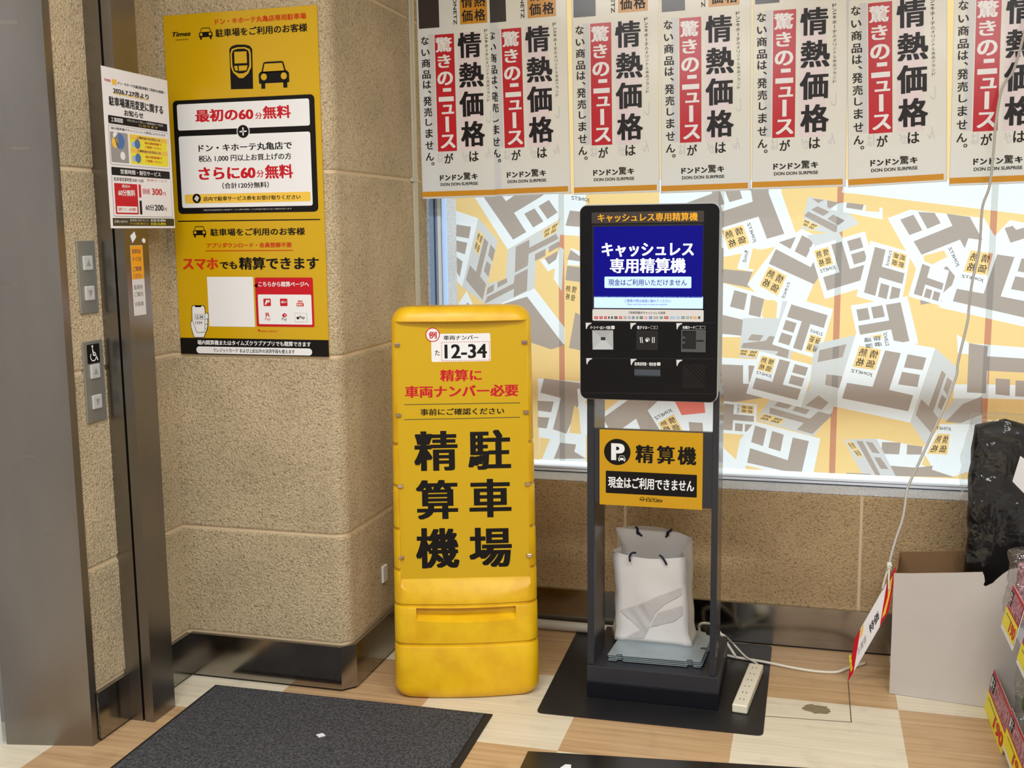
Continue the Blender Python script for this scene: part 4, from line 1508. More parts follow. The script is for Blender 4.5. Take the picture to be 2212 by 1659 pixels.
st_t = thing('sign_stand', SP + SB * 0.15, 'yellow plastic floor sign stand beside the pillar with a black lettered panel', 'sign stand')
PB = 0.020 + 0.011     # panel plane behind the front plane
pan = Print(SP + SB * PB, SU, Vector((0, 0, 1)) + SB * LEAN)
lv = lambda y, x=1010: pan.uv((x, y))[1]
HW0, HW1 = 0.236, 0.222
ZT = lv(664) + 0.002
grooves = [lv(y) for y in (958, 1048, 1140, 1228)] + [lv(1302), lv(1386)]


def ring(z, inset=0.0, fins=0.0):
    k = min(max(z / ZT, 0), 1)
    hw = HW0 + (HW1 - HW0) * k - inset
    f = LEAN * z + fins + inset * 0.6
    back = 0.33 - 0.12 * k - inset * 0.6
    r = min(0.05, hw * .5) - inset * 0.3
    out = []
    N = 14
    bul = 0.020
    for i in range(N + 1):          # front, left to right
        a = -hw + r + (2 * hw - 2 * r) * i / N
        out.append((a, f + bul * (a / hw) ** 2))
    for t in range(1, 6):
        g = math.radians(-90 + 18 * t)
        out.append((hw - r + r * math.cos(g), f + bul * ((hw - r) / hw) ** 2 + r + r * math.sin(g)))
    for t in range(1, 6):
        g = math.radians(18 * t)
        out.append((hw - r + r * math.cos(g), back - r + r * math.sin(g)))
    for t in range(0, 6):
        g = math.radians(90 + 18 * t)
        out.append((-hw + r + r * math.cos(g), back - r + r * math.sin(g)))
    for t in range(0, 5):
        g = math.radians(180 + 18 * t)
        out.append((-hw + r + r * math.cos(g), f + bul * ((hw - r) / hw) ** 2 + r + r * math.sin(g)))
    return [sw(a, b, z) for a, b in out]


prof = []
RB = 0.045
for i in range(7):
    g = math.radians(15 * i)
    prof.append((RB - RB * math.sin(g) if i < 6 else 0.0, RB - RB * math.cos(g)))
prof = [(RB - RB * math.sin(math.radians(90 * i / 6)), RB - RB * math.cos(math.radians(90 * i / 6))) for i in range(7)]
levels = [(z, ins) for ins, z in prof]
for g in sorted(grooves):
    deep = 0.008
    levels += [(g - 0.011, 0), (g - 0.007, deep * .3), (g - 0.005, deep), (g + 0.003, deep), (g + 0.006, 0.0005)]
RT = 0.05
levels += [(ZT - RT + RT * math.sin(math.radians(90 * i / 6)), RT - RT * math.cos(math.radians(90 * i / 6))) for i in range(7)]
levels.sort(key=lambda t: t[0])
rings = [ring(z, ins) for z, ins in levels]
m = MB()
n = len(rings[0])
V = [q for g in rings for q in g]
Fc = [(i * n + k, i * n + (k + 1) % n, (i + 1) * n + (k + 1) % n, (i + 1) * n + k) for i in range(len(rings) - 1) for k in range(n)]
Fc += [tuple(reversed(range(n))), tuple(range((len(rings) - 1) * n, len(rings) * n))]
m.mesh(V, Fc, 'plastic_yellow', True)
body = m.build('body', st_t)
# pockets cut into the front: panel, slanted ledge, carrying recess
pu = [pan.uv(c) for c in ((856, 697.7), (1136.2, 695.5), (1144.7, 1245), (867.2, 1251.6))]
ua, ub = (pu[0][0] + pu[3][0]) / 2 - .003, (pu[1][0] + pu[2][0]) / 2 + .003
va, vb = (pu[2][1] + pu[3][1]) / 2, (pu[0][1] + pu[1][1]) / 2


def cutter(name, section, a0, a1):
    c = MB()
    pts = [sw(a0, b, z) for b, z in section]
    c.prism(pts, SU * (a1 - a0), 'plastic_yellow')
    return c


cut = MB()
zt = vb + 0.004
cut.prism([sw(ua, b, z) for b, z in ((-0.2, va - 0.075), (0.0 + LEAN * (va - .07) - 0.004, va - 0.070), (PB + LEAN * va, va), (PB + LEAN * zt, zt), (-0.2, zt))], SU * (ub - ua), 'plastic_yellow')
cut2 = MB()
h0, h1 = lv(1338), lv(1307)
for_a, for_b = pan.uv((900, 1322))[0], pan.uv((1114, 1322))[0]
cut2.prism([sw(for_a, b, z) for b, z in ((-0.1, h0 - 0.02), (LEAN * h0 - 0.001, h0), (0.034 + LEAN * h0, h0 + 0.020), (0.034 + LEAN * h1, h1), (-0.1, h1))], SU * (for_b - for_a), 'plastic_yellow')


def boolean(o, mb):
    """cut the pockets for good, so no helper object stays in the scene"""
    c = mb.build('cut')
    md = o.modifiers.new('cut', 'BOOLEAN')
    md.operation = 'DIFFERENCE'
    md.solver = 'EXACT'
    md.object = c
    bpy.context.view_layer.update()
    me = bpy.data.meshes.new_from_object(o.evaluated_get(bpy.context.evaluated_depsgraph_get()))
    o.modifiers.clear()
    o.data = me
    bpy.data.objects.remove(c)


boolean(body, cut)
boolean(body, cut2)
for pg in body.data.polygons:
    pg.use_smooth = True
try:
    body.data.set_sharp_from_angle(angle=math.radians(32))
except Exception:
    pass

p = pan
p.rect_uv(ua + .002, va + .001, ub - .002, vb + .001, 'panel_yellow', 1)
p.rect((932.3, 782), (1059, 719.5), WH, 2, .005)
p.circle((934.6, 723.2), 15.5, RD, 3)
p.circle((934.6, 723.2), 13.6, WH, 4)
p.text('例', (926.3, 731.8), (943.2, 715.8), RD, 5, .03)
p.text('車両ナンバー', (958, 734.9), (1033.6, 723.6), K, 3, .02)
(du0, dv0), (du1, dv1) = p.uv((954.5, 779.5)), p.uv((1057, 737.8))
N = 22
for i in range(N):
    a = du0 + (du1 - du0) * (i + .15) / N
    b = du0 + (du1 - du0) * (i + .7) / N
    for vv in (dv0, dv1):
        p.rect_uv(a, vv - .0008, b, vv + .0008, RD, 3)
for i in range(8):
    a = dv0 + (dv1 - dv0) * (i + .15) / 8
    b = dv0 + (dv1 - dv0) * (i + .7) / 8
    for uu in (du0, du1):
        p.rect_uv(uu - .0008, a, uu + .0008, b, RD, 3)
p.text('12-34', (960.5, 775.4), (1051.6, 742), K, 3, .028)
p.text('た', (939.5, 767.8), (950.6, 756.3), K, 3, .01)
p.text('精算に', (951, 824.5), (1040.5, 796.7), RD, 2, .035)
p.text('車両ナンバー必要', (875, 860.5), (1119.6, 829.2), RD, 2, .038)
p.line((873.3, 874.2), (1123.2, 870.2), 1.5, 'ink_olive', 2)
p.line((873, 906.7), (1123.2, 901.3), 1.5, 'ink_olive', 2)
p.text('事前にご確認ください', (908.2, 898), (1089, 880), K, 2, .026)
for ch, lb, rt in (('精', (895.5, 1019.5), (987.8, 928.5)), ('駐', (1012, 1017), (1103, 925.7)), ('算', (899.6, 1124.3), (988.5, 1034)),
                   ('車', (1014.5, 1120), (1104, 1031.7)), ('機', (899.6, 1230), (991.3, 1137.6)), ('場', (1014.5, 1228), (1105, 1136.7))):
    p.text(ch, lb, rt, K, 2, .034)
p.mb.build('sign_panel', st_t, fix=False)
for x, y in ((855, 745), (858, 897), (862, 1050), (864, 1204), (1135.5, 739), (1139, 890), (1142.5, 1045), (1146, 1199)):
    u, v = p.uv((x, y))
    c = MB()
    s_ = 1 if x < 1000 else -1
    c.box((-0.009, -0.004, -0.006), (0.009, 0.004, 0.006), 'clip_clear',
          Matrix.Translation(p.P(u + s_ * .004, v, 14)) @ Matrix.Rotation(PH, 4, 'Z'))
    bevel(c.build('panel_clip', st_t), 0.002)


# ================================================================== payment kiosk
KX0, KX1, KY = -0.666, -0.247, 3.27
kt = thing('payment_kiosk', ((KX0 + KX1) / 2, 3.46, 0.004), 'tall black cashless parking payment terminal with a lit blue screen', 'payment terminal')
MZ = 0.0035      # top of the mat it stands on
m = MB()
m.box((KX0, KY, MZ), (KX1, 3.64, 0.056), 'kiosk_base')
lower = bevel(m.build('base_plinth', kt), 0.002)
m = MB()
m.box((KX0, KY, 0.056), (KX1, 3.63, 0.109), 'kiosk_grey')
bevel(m.build('base_tray', kt), 0.002)
HZ0, HZ1 = 0.979, 1.573
for x0, x1 in ((KX0 + .001, KX0 + .022), (KX1 - .030, KX1 - .0125)):
    m = MB()
    m.box((x0, 3.285, 0.109), (x1, 3.47, HZ0 + .03), 'kiosk_side')
    m.box((x0 - .0005, 3.280, 0.109), (x1 + .0005, 3.30, HZ0 + .03), 'kiosk_grey')
    bevel(m.build('post', kt), 0.0015)
# head
hx0, hx1, HY = -0.683, -0.262, 3.252
m = MB()
m.prism([(u, HY + .006, v) for u, v in rrect(hx0, HZ0, hx1, HZ1, .024)], (0, .062, 0), 'casing_grey')
head = bevel(m.build('head_casing', kt), 0.003)
m = MB()
m.prism([(u, HY, v) for u, v in rrect(hx0 + .003, HZ0 + .003, hx1 - .003, HZ1 - .003, .022)], (0, .0075, 0), 'kiosk_black')
bevel(m.build('front_panel', head), 0.0015)
m = MB()
m.box((hx0 + .02, HY + .066, HZ0 + .02), (hx1 + .002, HY + .125, 1.44), 'casing_grey')
rear = bevel(m.build('rear_housing', kt), .006)
for z_ in (1.37, 1.055, 1.035):
    m = MB()
    m.box((hx1 + .0015, HY + .085, z_ - .006), (hx1 + .0026, HY + .093, z_ + .006), 'black')
    m.build('side_port', rear)
HP = lambda: Print((0, HY, 0), X1, Z1, lift=0.0004)
p = HP()
p.rect((1278, 483), (1521, 455), 'title_strip', 1, .004)
p.text('キャッシュレス専用精算機', (1291, 480), (1507.6, 458), 'title_gold', 2, .028)
p.mb.build('title_strip', kt, fix=False)
p = HP()
p.rect((1279.5, 667.5), (1519.8, 482.5), 'black', 1, .002)
p.rect((1282.5, 642), (1518.6, 487), 'screen_blue', 2)
p.rect((1283.2, 665), (1518.8, 641), 'screen_pale', 2)
p.text('キャッシュレス', (1300, 555.5), (1499.2, 522.5), 'screen_white', 3, .036)
p.text('専用精算機', (1317.7, 590.4), (1481.8, 556.5), 'screen_white', 3, .03)
p.rect((1306, 622), (1493.6, 597.5), 'screen_pale', 3, .003)
p.text('現金はご利用いただけません', (1314.4, 616.8), (1484, 603), 'screen_ink', 4, .012)
p.text('ご精算の際は画面に触れてください', (1349, 653), (1449.4, 646.8), 'screen_ink', 3, 0)
p.text('Please touch the screen to make your payment', (1355, 659.6), (1441.8, 656), 'screen_ink', 3, 0)
p.mb.build('screen', kt, fix=False)
p = HP()
p.rect((1279.8, 692.7), (1520, 669.6), 'ink_pale', 1, .004)
p.text('ご利用可能なキャッシュレス決済', (1357, 678), (1437.2, 673), K, 2, .012)
cols = [(RD, 9), (RD, 8), (RD, 7), (K, 4), (K, 5), (K, 8), (RO, 8), ('ink_grey', 8), ('ink_grey', 6), ('ink_blue', 7), ('ink_green', 6), ('ink_olive', 8),
        ('ink_pink', 8), ('ink_blue', 8), ('ink_grey', 11), ('ink_green', 8), (RD, 10), ('ink_skyblue', 12), ('ink_skyblue', 9), ('ink_green', 8), ('ink_grey', 8), (K, 3), ('ink_orange', 9), (K, 6)]
x = 1284
for c_, w_ in cols:
    p.rect((x, 688.6), (x + w_ - 1.2, 683.4), c_, 2, .0006)
    p.rect((x + 1.2, 686.6), (x + w_ - 2.6, 685.4), 'ink_pale', 3)
    x += w_ + 2.0
p.mb.build('service_label', kt, fix=False)
# panel lines, corner marks, small captions
p = HP()
z2 = lambda x, y: (1230 + x / 6.32, 660 + y / 6.32)
for y in (222, 718, 1192):
    p.line(z2(160, y), z2(2000, y + 12), .7, 'kiosk_grey', 1)
for x, y in ((222, 235), (832, 238), (1460, 240), (230, 718), (835, 728), (1460, 740)):
    p.poly([z2(x, y), z2(x + 78, y), z2(x + 82, y + 10), z2(x + 45, y + 28), z2(x + 22, y + 60), z2(x + 16, y + 85), z2(x + 4, y + 80)], 'ink_pale', 2)
p.text('バーコード・QRコード読取', z2(285, 325), z2(560, 278), WH, 2, .02)
p.rect(z2(570, 322), z2(618, 276), 'ink_pale', 2, .001)
p.text('電子マネー', z2(925, 325), z2(1095, 280), WH, 2, .02)
p.text('各種カード', z2(1545, 320), z2(1712, 278), WH, 2, .02)
for a, b in ((1110, 1160), (1722, 1790), (1790, 1855), (1165, 1205)):
    p.rect(z2(a, 322), z2(b, 278), 'ink_grey', 2, .001)
    p.rect(z2(a + 6, 316), z2(b - 6, 284), 'kiosk_black', 3, .001)
p.text('駐車証明書・領収書', z2(890, 820), z2(1185, 776), WH, 2, .02)
p.rect(z2(1195, 820), z2(1243, 776), 'ink_pale', 2, .001)
p.mb.build('caption', kt, fix=False)
# barcode scanner: a square silver funnel
m = MB()
a, b, c, d = [at_y(*z2(*q), HY) for q in ((313, 337), (597, 337), (600, 600), (318, 600))]
cx, cz = (a.x + c.x) / 2, (a.z + c.z) / 2
o4 = [Vector((v.x, HY - .001, v.z)) for v in (a, b, c, d)]
i4 = [Vector((cx + (v.x - cx) * .22, HY + .0052, cz + .003 + (v.z - cz) * .16)) for v in (a, b, c, d)]
for k in range(4):
    m.face([o4[k], o4[(k + 1) % 4], i4[(k + 1) % 4], i4[k]], 'casing_grey')
    e0 = Vector((o4[k].x, HY, o4[k].z))
    e1 = Vector((o4[(k + 1) % 4].x, HY, o4[(k + 1) % 4].z))
    m.face([o4[k], o4[(k + 1) % 4], e1, e0], 'casing_grey')
m.face(i4, 'kiosk_grey')
sc = m.build('barcode_scanner', kt)
# the funnel is let into the panel, so the panel is cut for it
fp_ = [o for o in head.children if o.name.startswith('front_panel')][0]
c1 = MB()
c1.box((min(a.x, d.x), HY - .01, d.z), (max(b.x, c.x), HY + .0056, a.z), 'kiosk_black')
fp_.modifiers.clear()
boolean(fp_, c1)
m = MB()
q0, q1 = at_y(*z2(1528, 630), HY), at_y(*z2(1866, 332), HY)
r0, r1 = at_y(*z2(1545, 590), HY), at_y(*z2(1732, 345), HY)
s0, s1 = at_y(*z2(1735, 492), HY), at_y(*z2(1836, 466), HY)
for lo, hi in (((q0.x, q0.z), (r0.x, q1.z)), ((r1.x, q0.z), (q1.x, q1.z)), ((r0.x, q0.z), (r1.x, r0.z)), ((r0.x, r1.z), (r1.x, q1.z))):
    m.box((lo[0], HY - .007, lo[1]), (hi[0], HY - .0003, hi[1]), 'reader_grey')
m.box((r0.x, HY - .0012, r0.z), (r1.x, HY - .0003, r1.z), 'black')
m.box((s0.x, HY - .0074, s0.z), (s1.x, HY - .0069, s1.z), 'black')
for zz in (.35, .62):
    zc = r0.z + (r1.z - r0.z) * zz
    m.box((r0.x, HY - .006, zc - .003), (r0.x + .008, HY - .001, zc + .003), 'reader_grey')
bevel(m.build('card_reader', kt), 0.0012)
p = HP()
p.rect(z2(915, 600), z2(1205, 348), 'kiosk_grey', 1, .004)
p.rect(z2(922, 594), z2(1198, 354), 'black', 2, .004)
for x0, x1 in ((965, 978), (988, 1003), (1128, 1143), (1153, 1168)):
    tilt = 10 if x0 < 1060 else -10
    p.poly([z2(x0 - tilt * .2, 430), z2(x0 + 9 - tilt * .2, 430), z2(x0 + 12 + tilt * .3, 510), z2(x0 + 3 + tilt * .3, 510)], WH, 3)
for k in range(14):
    t0, t1 = math.radians(-20 + k * 20), math.radians(-20 + (k + 1) * 20)
    f = lambda t, r_: z2(1068 + r_ * math.cos(t), 470 - r_ * math.sin(t))
    p.poly([f(t0, 30), f(t1, 30), f(t1, 23), f(t0, 23)], WH, 3)
p.rect(z2(1045, 490), z2(1080, 462), WH, 3, .001)
p.mb.build('contactless_reader', kt, fix=False)
m = MB()
q0, q1 = at_y(*z2(890, 965), HY), at_y(*z2(1246, 830), HY)
zm = at_y(*z2(1000, 870), HY).z
m.box((q0.x, HY - .001, zm), (q1.x, HY - .0003, q1.z), 'black')
m.prism([(q0.x, HY - .0003, q0.z), (q0.x, HY - .004, q0.z + .004), (q0.x, HY - .006, zm), (q0.x, HY - .0003, zm)], (q1.x - q0.x, 0, 0), 'slot_grey')
m.build('receipt_slot', kt)
m = MB()
random.seed(2)
for k in range(10):
    yb = 815 + k * 40
    a0 = max(0, (yb - 1120) / 1.0)
    x0_, y0_ = 1545, 800 + k * 34
    L_ = min(310, 1125 - y0_) if k else 310
    P0, P1 = at_y(*z2(x0_ + (0 if k else 0), y0_), HY), at_y(*z2(x0_ + L_, y0_ + L_), HY)
    w_ = .0016
    m.face([(P0.x, HY - .0005, P0.z - w_), (P1.x, HY - .0005, P1.z - w_), (P1.x, HY - .0005, P1.z + w_), (P0.x, HY - .0005, P0.z + w_)], 'black')
for k in range(1, 6):
    x0_, y0_ = 1545 + k * 52, 800
    L_ = 1855 - x0_
    P0, P1 = at_y(*z2(x0_, y0_), HY), at_y(*z2(x0_ + L_, y0_ + L_), HY)
    m.face([(P0.x, HY - .0005, P0.z - w_), (P1.x, HY - .0005, P1.z - w_), (P1.x, HY - .0005, P1.z + w_), (P0.x, HY - .0005, P0.z + w_)], 'black')
m.build('speaker_grille', kt, fix=False)
# sign plate below the head
PY_ = 3.283
m = MB()
zc0, zc1 = 0.646, 0.884
m.box((KX0 + .022, PY_, zc0), (KX1 - .027, PY_ + .016, zc1), 'kiosk_grey')
sp_ = bevel(m.build('sign_holder', kt), 0.0015)
p = Print((0, PY_ - .0005, 0), X1, Z1)
z3 = lambda x, y: (1230 + x / 5.978, 860 + y / 5.978)
p.rect(z3(390, 1370), z3(1727, 452), 'plate_yellow', 1)
p.circle(z3(618, 695), 28.7, K, 2)
p.text('P', z3(540, 806), z3(714, 580), WH, 3, .05)
car_icon(p, *z3(632, 742), *z3(724, 815), m_=WH, hole=K, layer=4)
for ch, x0, y0, x1, y1 in (('精', 852, 605, 1090, 838), ('算', 1128, 615, 1362, 850), ('機', 1396, 628, 1642, 862)):
    p.text(ch, z3(x0, y1), z3(x1, y0), K, 2, .036)
p.rect(z3(470, 1222), z3(1648, 992), K, 2, .002)
lo, hi = z3(500, 1156), z3(1612, 1058)
p.text('現金はご利用できません', lo, hi, WH, 3, .03)
p.circle(z3(940, 1303), 4.6, K, 2)
p.circle(z3(940, 1303), 3.4, 'plate_yellow', 3)
p.line(z3(905, 1306), z3(975, 1306), 1.4, K, 4)
p.text('お問い合わせ', z3(988, 1300), z3(1130, 1284), K, 2, 0)
p.text('0120-72-8924', z3(985, 1338), z3(1200, 1308), K, 2, .03)
p.mb.build('yellow_plate', sp_, fix=False)

# ================================================================== steel plates lying on the kiosk base
def plate_outline(dx, dy):
    P_ = [(-.605, 3.318), (-.578, 3.318), (-.575, 3.330), (-.562, 3.334), (-.556, 3.320), (-.352, 3.325), (-.349, 3.340), (-.336, 3.343), (-.331, 3.328), (-.312, 3.328),
          (-.306, 3.332), (-.300, 3.43), (-.318, 3.436), (-.318, 3.452), (-.298, 3.456), (-.292, 3.56), (-.315, 3.567), (-.313, 3.585), (-.34, 3.60), (-.585, 3.595)]
    return [(x + dx, y + dy) for x, y in P_]


words = ['lowest grey steel plate of the stack on the kiosk base', 'second lowest grey steel plate of the stack on the kiosk base',
         'second highest grey steel plate of the stack on the kiosk base', 'topmost grey steel plate, directly under the white paper bag']
z = 0.1092
random.seed(11)
for i in range(4):
    m = MB()
    dx, dy = random.uniform(-.003, .003), random.uniform(-.003, .004)
    th = 0.0022
    out = plate_outline(dx, dy)
    m.prism([(x, y, z + .0036) for x, y in out], (0, 0, th), 'galvanised')
    m.box((-.59 + dx, 3.40 + dy, z), (-.33 + dx, 3.57 + dy, z + .0036), 'galvanised')
    tag(m.build('metal_plate'), words[i], 'metal plate', 'steel plates stacked on the kiosk base')
    z += .0036 + th
PLZ = z

# ================================================================== white paper bag
bt = thing('paper_bag', (-.46, 3.46, PLZ), 'white paper carrier bag with navy cord handles standing inside the kiosk frame', 'bag')
bz = PLZ + .0006
by_f, by_b = 3.455, 3.555
bot = [Vector((at_y(1336, 1374, by_f).x, by_f, bz)), Vector((at_y(1490, 1386, by_f).x, by_f - .006, bz)), Vector((at_y(1500, 1380, by_b).x, by_b, bz)), Vector((at_y(1330, 1370, by_b).x, by_b, bz))]
ztf = at_y(1400, 1197, by_f).z
xtl, xtr = at_y(1325, 1185, by_f).x, at_y(1481, 1185, by_f).x
xbl, xbr = at_y(1333, 1145, by_b).x, at_y(1496, 1165, by_b).x
top = [Vector((xtl, by_f + .005, ztf)), Vector((xtr, by_f, ztf)), Vector((xbr, by_b, at_y(1496, 1163, by_b).z)), Vector((xbl, by_b, at_y(1340, 1140, by_b).z))]
NS, NV = 10, 22


def bagpt(side, u, v):
    """side 0 front, 1 right, 2 back, 3 left; u along, v up"""
    a0, a1 = bot[side], bot[(side + 1) % 4]
    b0, b1 = top[side], top[(side + 1) % 4]
    t = v ** .8
    fl = max(0, 1 - v / .16) ** 1.5 * .5
    q = a0.lerp(a1, u).lerp(b0.lerp(b1, u), v)
    xy = a0.lerp(a1, u).lerp(b0.lerp(b1, u), t)
    q.x, q.y = xy.x + fl * .022 * (1 if q.x > -.46 else -1), xy.y - (fl * .012 if side == 0 and (u < .2 or u > .8) else 0)
    bow = math.sin(math.pi * u)
    if side == 0:
        q.y -= .012 * bow * v
        q.z -= .012 * bow * v * v
    if side == 2:
        q.y += .012 * bow * v
        q.z += .018 * bow * v * v
    if side in (1, 3):
        s_ = 1 if side == 3 else -1
        fold = (1 - abs(2 * u - 1))
        q.x += s_ * .028 * fold * min(1, v * 2.2)
        q.z -= .02 * fold * v * v
        if side == 3:
            q.x -= .004
    w = min(1, v * 5) * .007
    nx = noise.noise(Vector((q.x * 14, q.y * 14, q.z * 11)))
    ny = noise.noise(Vector((q.x * 13 + 7, q.y * 13, q.z * 10)))
    cr = abs(noise.noise(Vector((q.x * 22 + q.z * 16, q.y * 9, 3)))) - .2
    q.y += (ny * 1.1 + cr * .8) * w * (1 if side in (0, 2) else .4)
    q.x += nx * w * (.5 if side in (0, 2) else 1.2)
    return q


m = MB()
per = []
for j in range(NV + 1):
    row = []
    for sd in range(4):
        for k in range(NS):
            row.append(bagpt(sd, k / NS, j / NV))
    per.append(row)
nn = len(per[0])
for j in range(NV + 1):      # average the corners so the sides meet
    for sd in range(4):
        i = sd * NS
        per[j][i] = (bagpt(sd, 0, j / NV) + bagpt((sd - 1) % 4, 1, j / NV)) / 2
V = [q for r in per for q in r]
Fc = [(j * nn + k, j * nn + (k + 1) % nn, (j + 1) * nn + (k + 1) % nn, (j + 1) * nn + k) for j in range(NV) for k in range(nn)]
Fc.append(tuple(reversed(range(nn))))
m.mesh(V, Fc, 'bag_paper', True)
bag = m.build('bag_body', bt)


def bag_patch(pts, lift):
    """a printed shape laid on the bag's front"""
    g = MB()
    poly = [Vector(q) for q in pts]
    tris = geometry.tessellate_polygon([[Vector((a, b, 0)) for a, b in pts]])

    def sub(t, d):
        if d == 0:
            return [t]
        a, b, c = t
        ab, bc, ca = (a + b) / 2, (b + c) / 2, (c + a) / 2
        return sub((a, ab, ca), d - 1) + sub((ab, b, bc), d - 1) + sub((ca, bc, c), d - 1) + sub((ab, bc, ca), d - 1)
    for t in tris:
        for f in sub(tuple(poly[i] if not isinstance(i, Vector) else i.xy for i in t), 3):
            g.face([bagpt(0, u, v) + Vector((0, -lift, 0)) for u, v in f], 'bag_print', True)
    return g


g = MB()
for pts in ([(.06, .34), (.30, .42), (.62, .56), (.93, .66), (.93, .58), (.70, .47), (.56, .36), (.46, .22), (.40, .05), (.10, .02), (.34, .14)],
            [(.46, .18), (.60, .36), (.93, .46), (.93, .36), (.80, .27)]):
    gg = bag_patch(pts, .0030)
    g.mesh(gg.v, gg.f, 'bag_print', True)
g.build('bag_print', bag)
for nm, path in (('front', [(1361, 1213), (1360, 1203), (1365, 1195), (1374, 1194)]), ('front', [(1424, 1199), (1430, 1203), (1436, 1212), (1440, 1220)])):
    c = MB()
    c.tube(smooth_curve([at_y(x, y, by_f - .016) for x, y in path], 5), .0035, 'navy_rope', 8)
    c.build('handle_cord', bt)
for path in ([(1373, 1138), (1378, 1144), (1376, 1149), (1382, 1154), (1387, 1158)], [(1452, 1143), (1446, 1148), (1441, 1151), (1443, 1155), (1438, 1160)]):
    c = MB()
    c.tube(smooth_curve([at_y(x, y, by_b + .002) for x, y in path], 5), [.0035] * 11 + [.0055] * 4 + [.0035] * 6, 'navy_rope', 8)
    c.build('handle_cord', bt)

# ================================================================== mats
def mat_thing(name, pts, r, h, mt, label, cat='floor mat', rim=None, z0=0.0):
    m = MB()
    P_ = [Vector(q_) for q_ in pts]
    if r:
        out = []
        for i, c in enumerate(P_):
            a_, b_ = (P_[i - 1] - c).normalized(), (P_[(i + 1) % len(P_)] - c).normalized()
            for k in range(6):
                f_ = k / 5
                out.append((c + a_ * r * (1 - f_) ** 2 + b_ * r * f_ ** 2))
        P_ = out
    m.prism([(q_.x, q_.y, z0 + .0002) for q_ in P_], (0, 0, h), mt)
    o = m.build(name)
    return tag(o, label, cat)


mat_thing('base_mat', [(-.797, 3.120), (-.104, 3.130), (-.103, 3.852), (-.817, 3.852)], .022, .003, 'rubber', 'smooth dark rectangular rubber mat under the payment terminal')
mt_ = thing('entrance_mat', (-1.4, 2.4, 0), 'large charcoal carpet mat lying in front of the pillar', 'floor mat')
m = MB()
q = [(-1.889, 3.062), (-.925, 3.072), (-.905, 1.6), (-1.869, 1.6)]
m.prism([(x, y, .0002) for x, y in q], (0, 0, .004), 'mat_edge')
m.build('mat_border', mt_)
m = MB()
q = [(-1.876, 3.052), (-.948, 3.060), (-.928, 1.61), (-1.856, 1.61)]
m.prism([(x, y, .0041) for x, y in q], (0, 0, .004), 'carpet')
m.build('carpet_pile', mt_)
mat_thing('gloss_mat', [(-.757, 2.864), (.45, 3.01), (.49, 2.2), (-.73, 2.1)], 0, .004, 'rubber_gloss', 'glossy dark mat at the lower edge of the picture, in front of the payment terminal')
sc_ = at_z(692, 1589, .0082)
m = MB()
m.prism([sc_ + Vector(d) for d in ((-.013, -.002, 0), (.002, -.014, 0), (.016, .001, 0), (.002, .012, 0))], (0, 0, .003), 'tape')
tag(m.build('paper_scrap'), 'small white scrap lying on the charcoal carpet mat', 'scrap')
sc_ = at_z(1225, 1655, .0045)
m = MB()
m.prism([sc_ + Vector(d) for d in ((-.016, -.02, 0), (.016, -.02, 0), (.010, .006, 0), (-.006, .004, 0))], (0, 0, .003), 'tape')
tag(m.build('paper_scrap'), 'white scrap on the glossy dark mat at the lower picture edge', 'scrap')

# ================================================================== pipe along the wall, power strip, cords
m = MB()
m.tube(smooth_curve([(-1.395, 3.833, .019), (-1.1, 3.830, .019), (-.85, 3.828, .019), (-.6, 3.826, .0195), (-.5, 3.826, .0195)], 6), .0185, 'pipe_white', 14)
tag(m.build('conduit_pipe'), 'off-white pipe lying along the wall between sign stand and terminal', 'pipe')
m = MB()
m.box((-1.431, 3.42, .275), (-1.422, 3.46, .335), 'white_paint')
tag(bevel(m.build('wall_socket'), .003), 'small white socket on the pillar side, peeking out left of the sign stand', 'socket')

A_, B_2 = Vector((-.181, 3.262, 0)), Vector((-.147, 3.606, 0))
d = (B_2 - A_).normalized()
n_ = Vector((d.y, -d.x, 0))
pt = thing('power_strip', (A_ + B_2) / 2 + Vector((0, 0, MZ)), 'off-white power strip lying on the dark mat right of the terminal', 'power strip')
m = MB()
m.prism([A_ - n_ * .024 + Vector((0, 0, MZ)), B_2 - n_ * .024 + Vector((0, 0, MZ)), B_2 + n_ * .024 + Vector((0, 0, MZ)), A_ + n_ * .024 + Vector((0, 0, MZ))], (0, 0, .028), 'power_white')
bevel(m.build('strip_body', pt), .005, 3)
for k in range(6):
    c = A_ + d * (.045 + k * .052) + Vector((0, 0, MZ + .0283))
    m = MB()
    for s_ in (-.006, .006):
        e = c + n_ * s_
        m.box((-.0012, -.004, 0), (.0012, .004, .0004), 'kiosk_grey', Matrix.Translation(e) @ Matrix.Rotation(math.atan2(d.y, d.x) - math.pi / 2, 4, 'Z'))
    m.build('outlet', pt)
m = MB()
e = B_2 + Vector((0, 0, MZ + .014))
path = [e - d * .002, e + d * .02 + Vector((0, 0, .004)), at_z(1610, 1418, .02), at_z(1585, 1392, .03), at_y(1563, 1372, 3.645), at_y(1540, 1366, 3.70)]
m.tube(smooth_curve(path, 8), .0035, 'cord_white', 8)
m.build('lead', pt)
t = thing('extension_cord', (.0, 3.65, .006), 'white cord running along the floor from the terminal to the leaning price card', 'cord')
m = MB()
path = [(-.60, 3.80, .0085), (-.48, 3.78, .0085), (-.36, 3.74, .0085), at_z(1545, 1408, .0085), at_z(1580, 1418, .0085), at_z(1640, 1428, .0088), at_z(1672, 1434, .0088), at_z(1715, 1443, .006), at_z(1760, 1450, .005),
        at_z(1805, 1452, .005), at_z(1832, 1443, .010), at_z(1870, 1432, .006)]
m.tube(smooth_curve(path, 8), .0048, 'cord_white', 8)
m.build('cord', t)
m = MB()
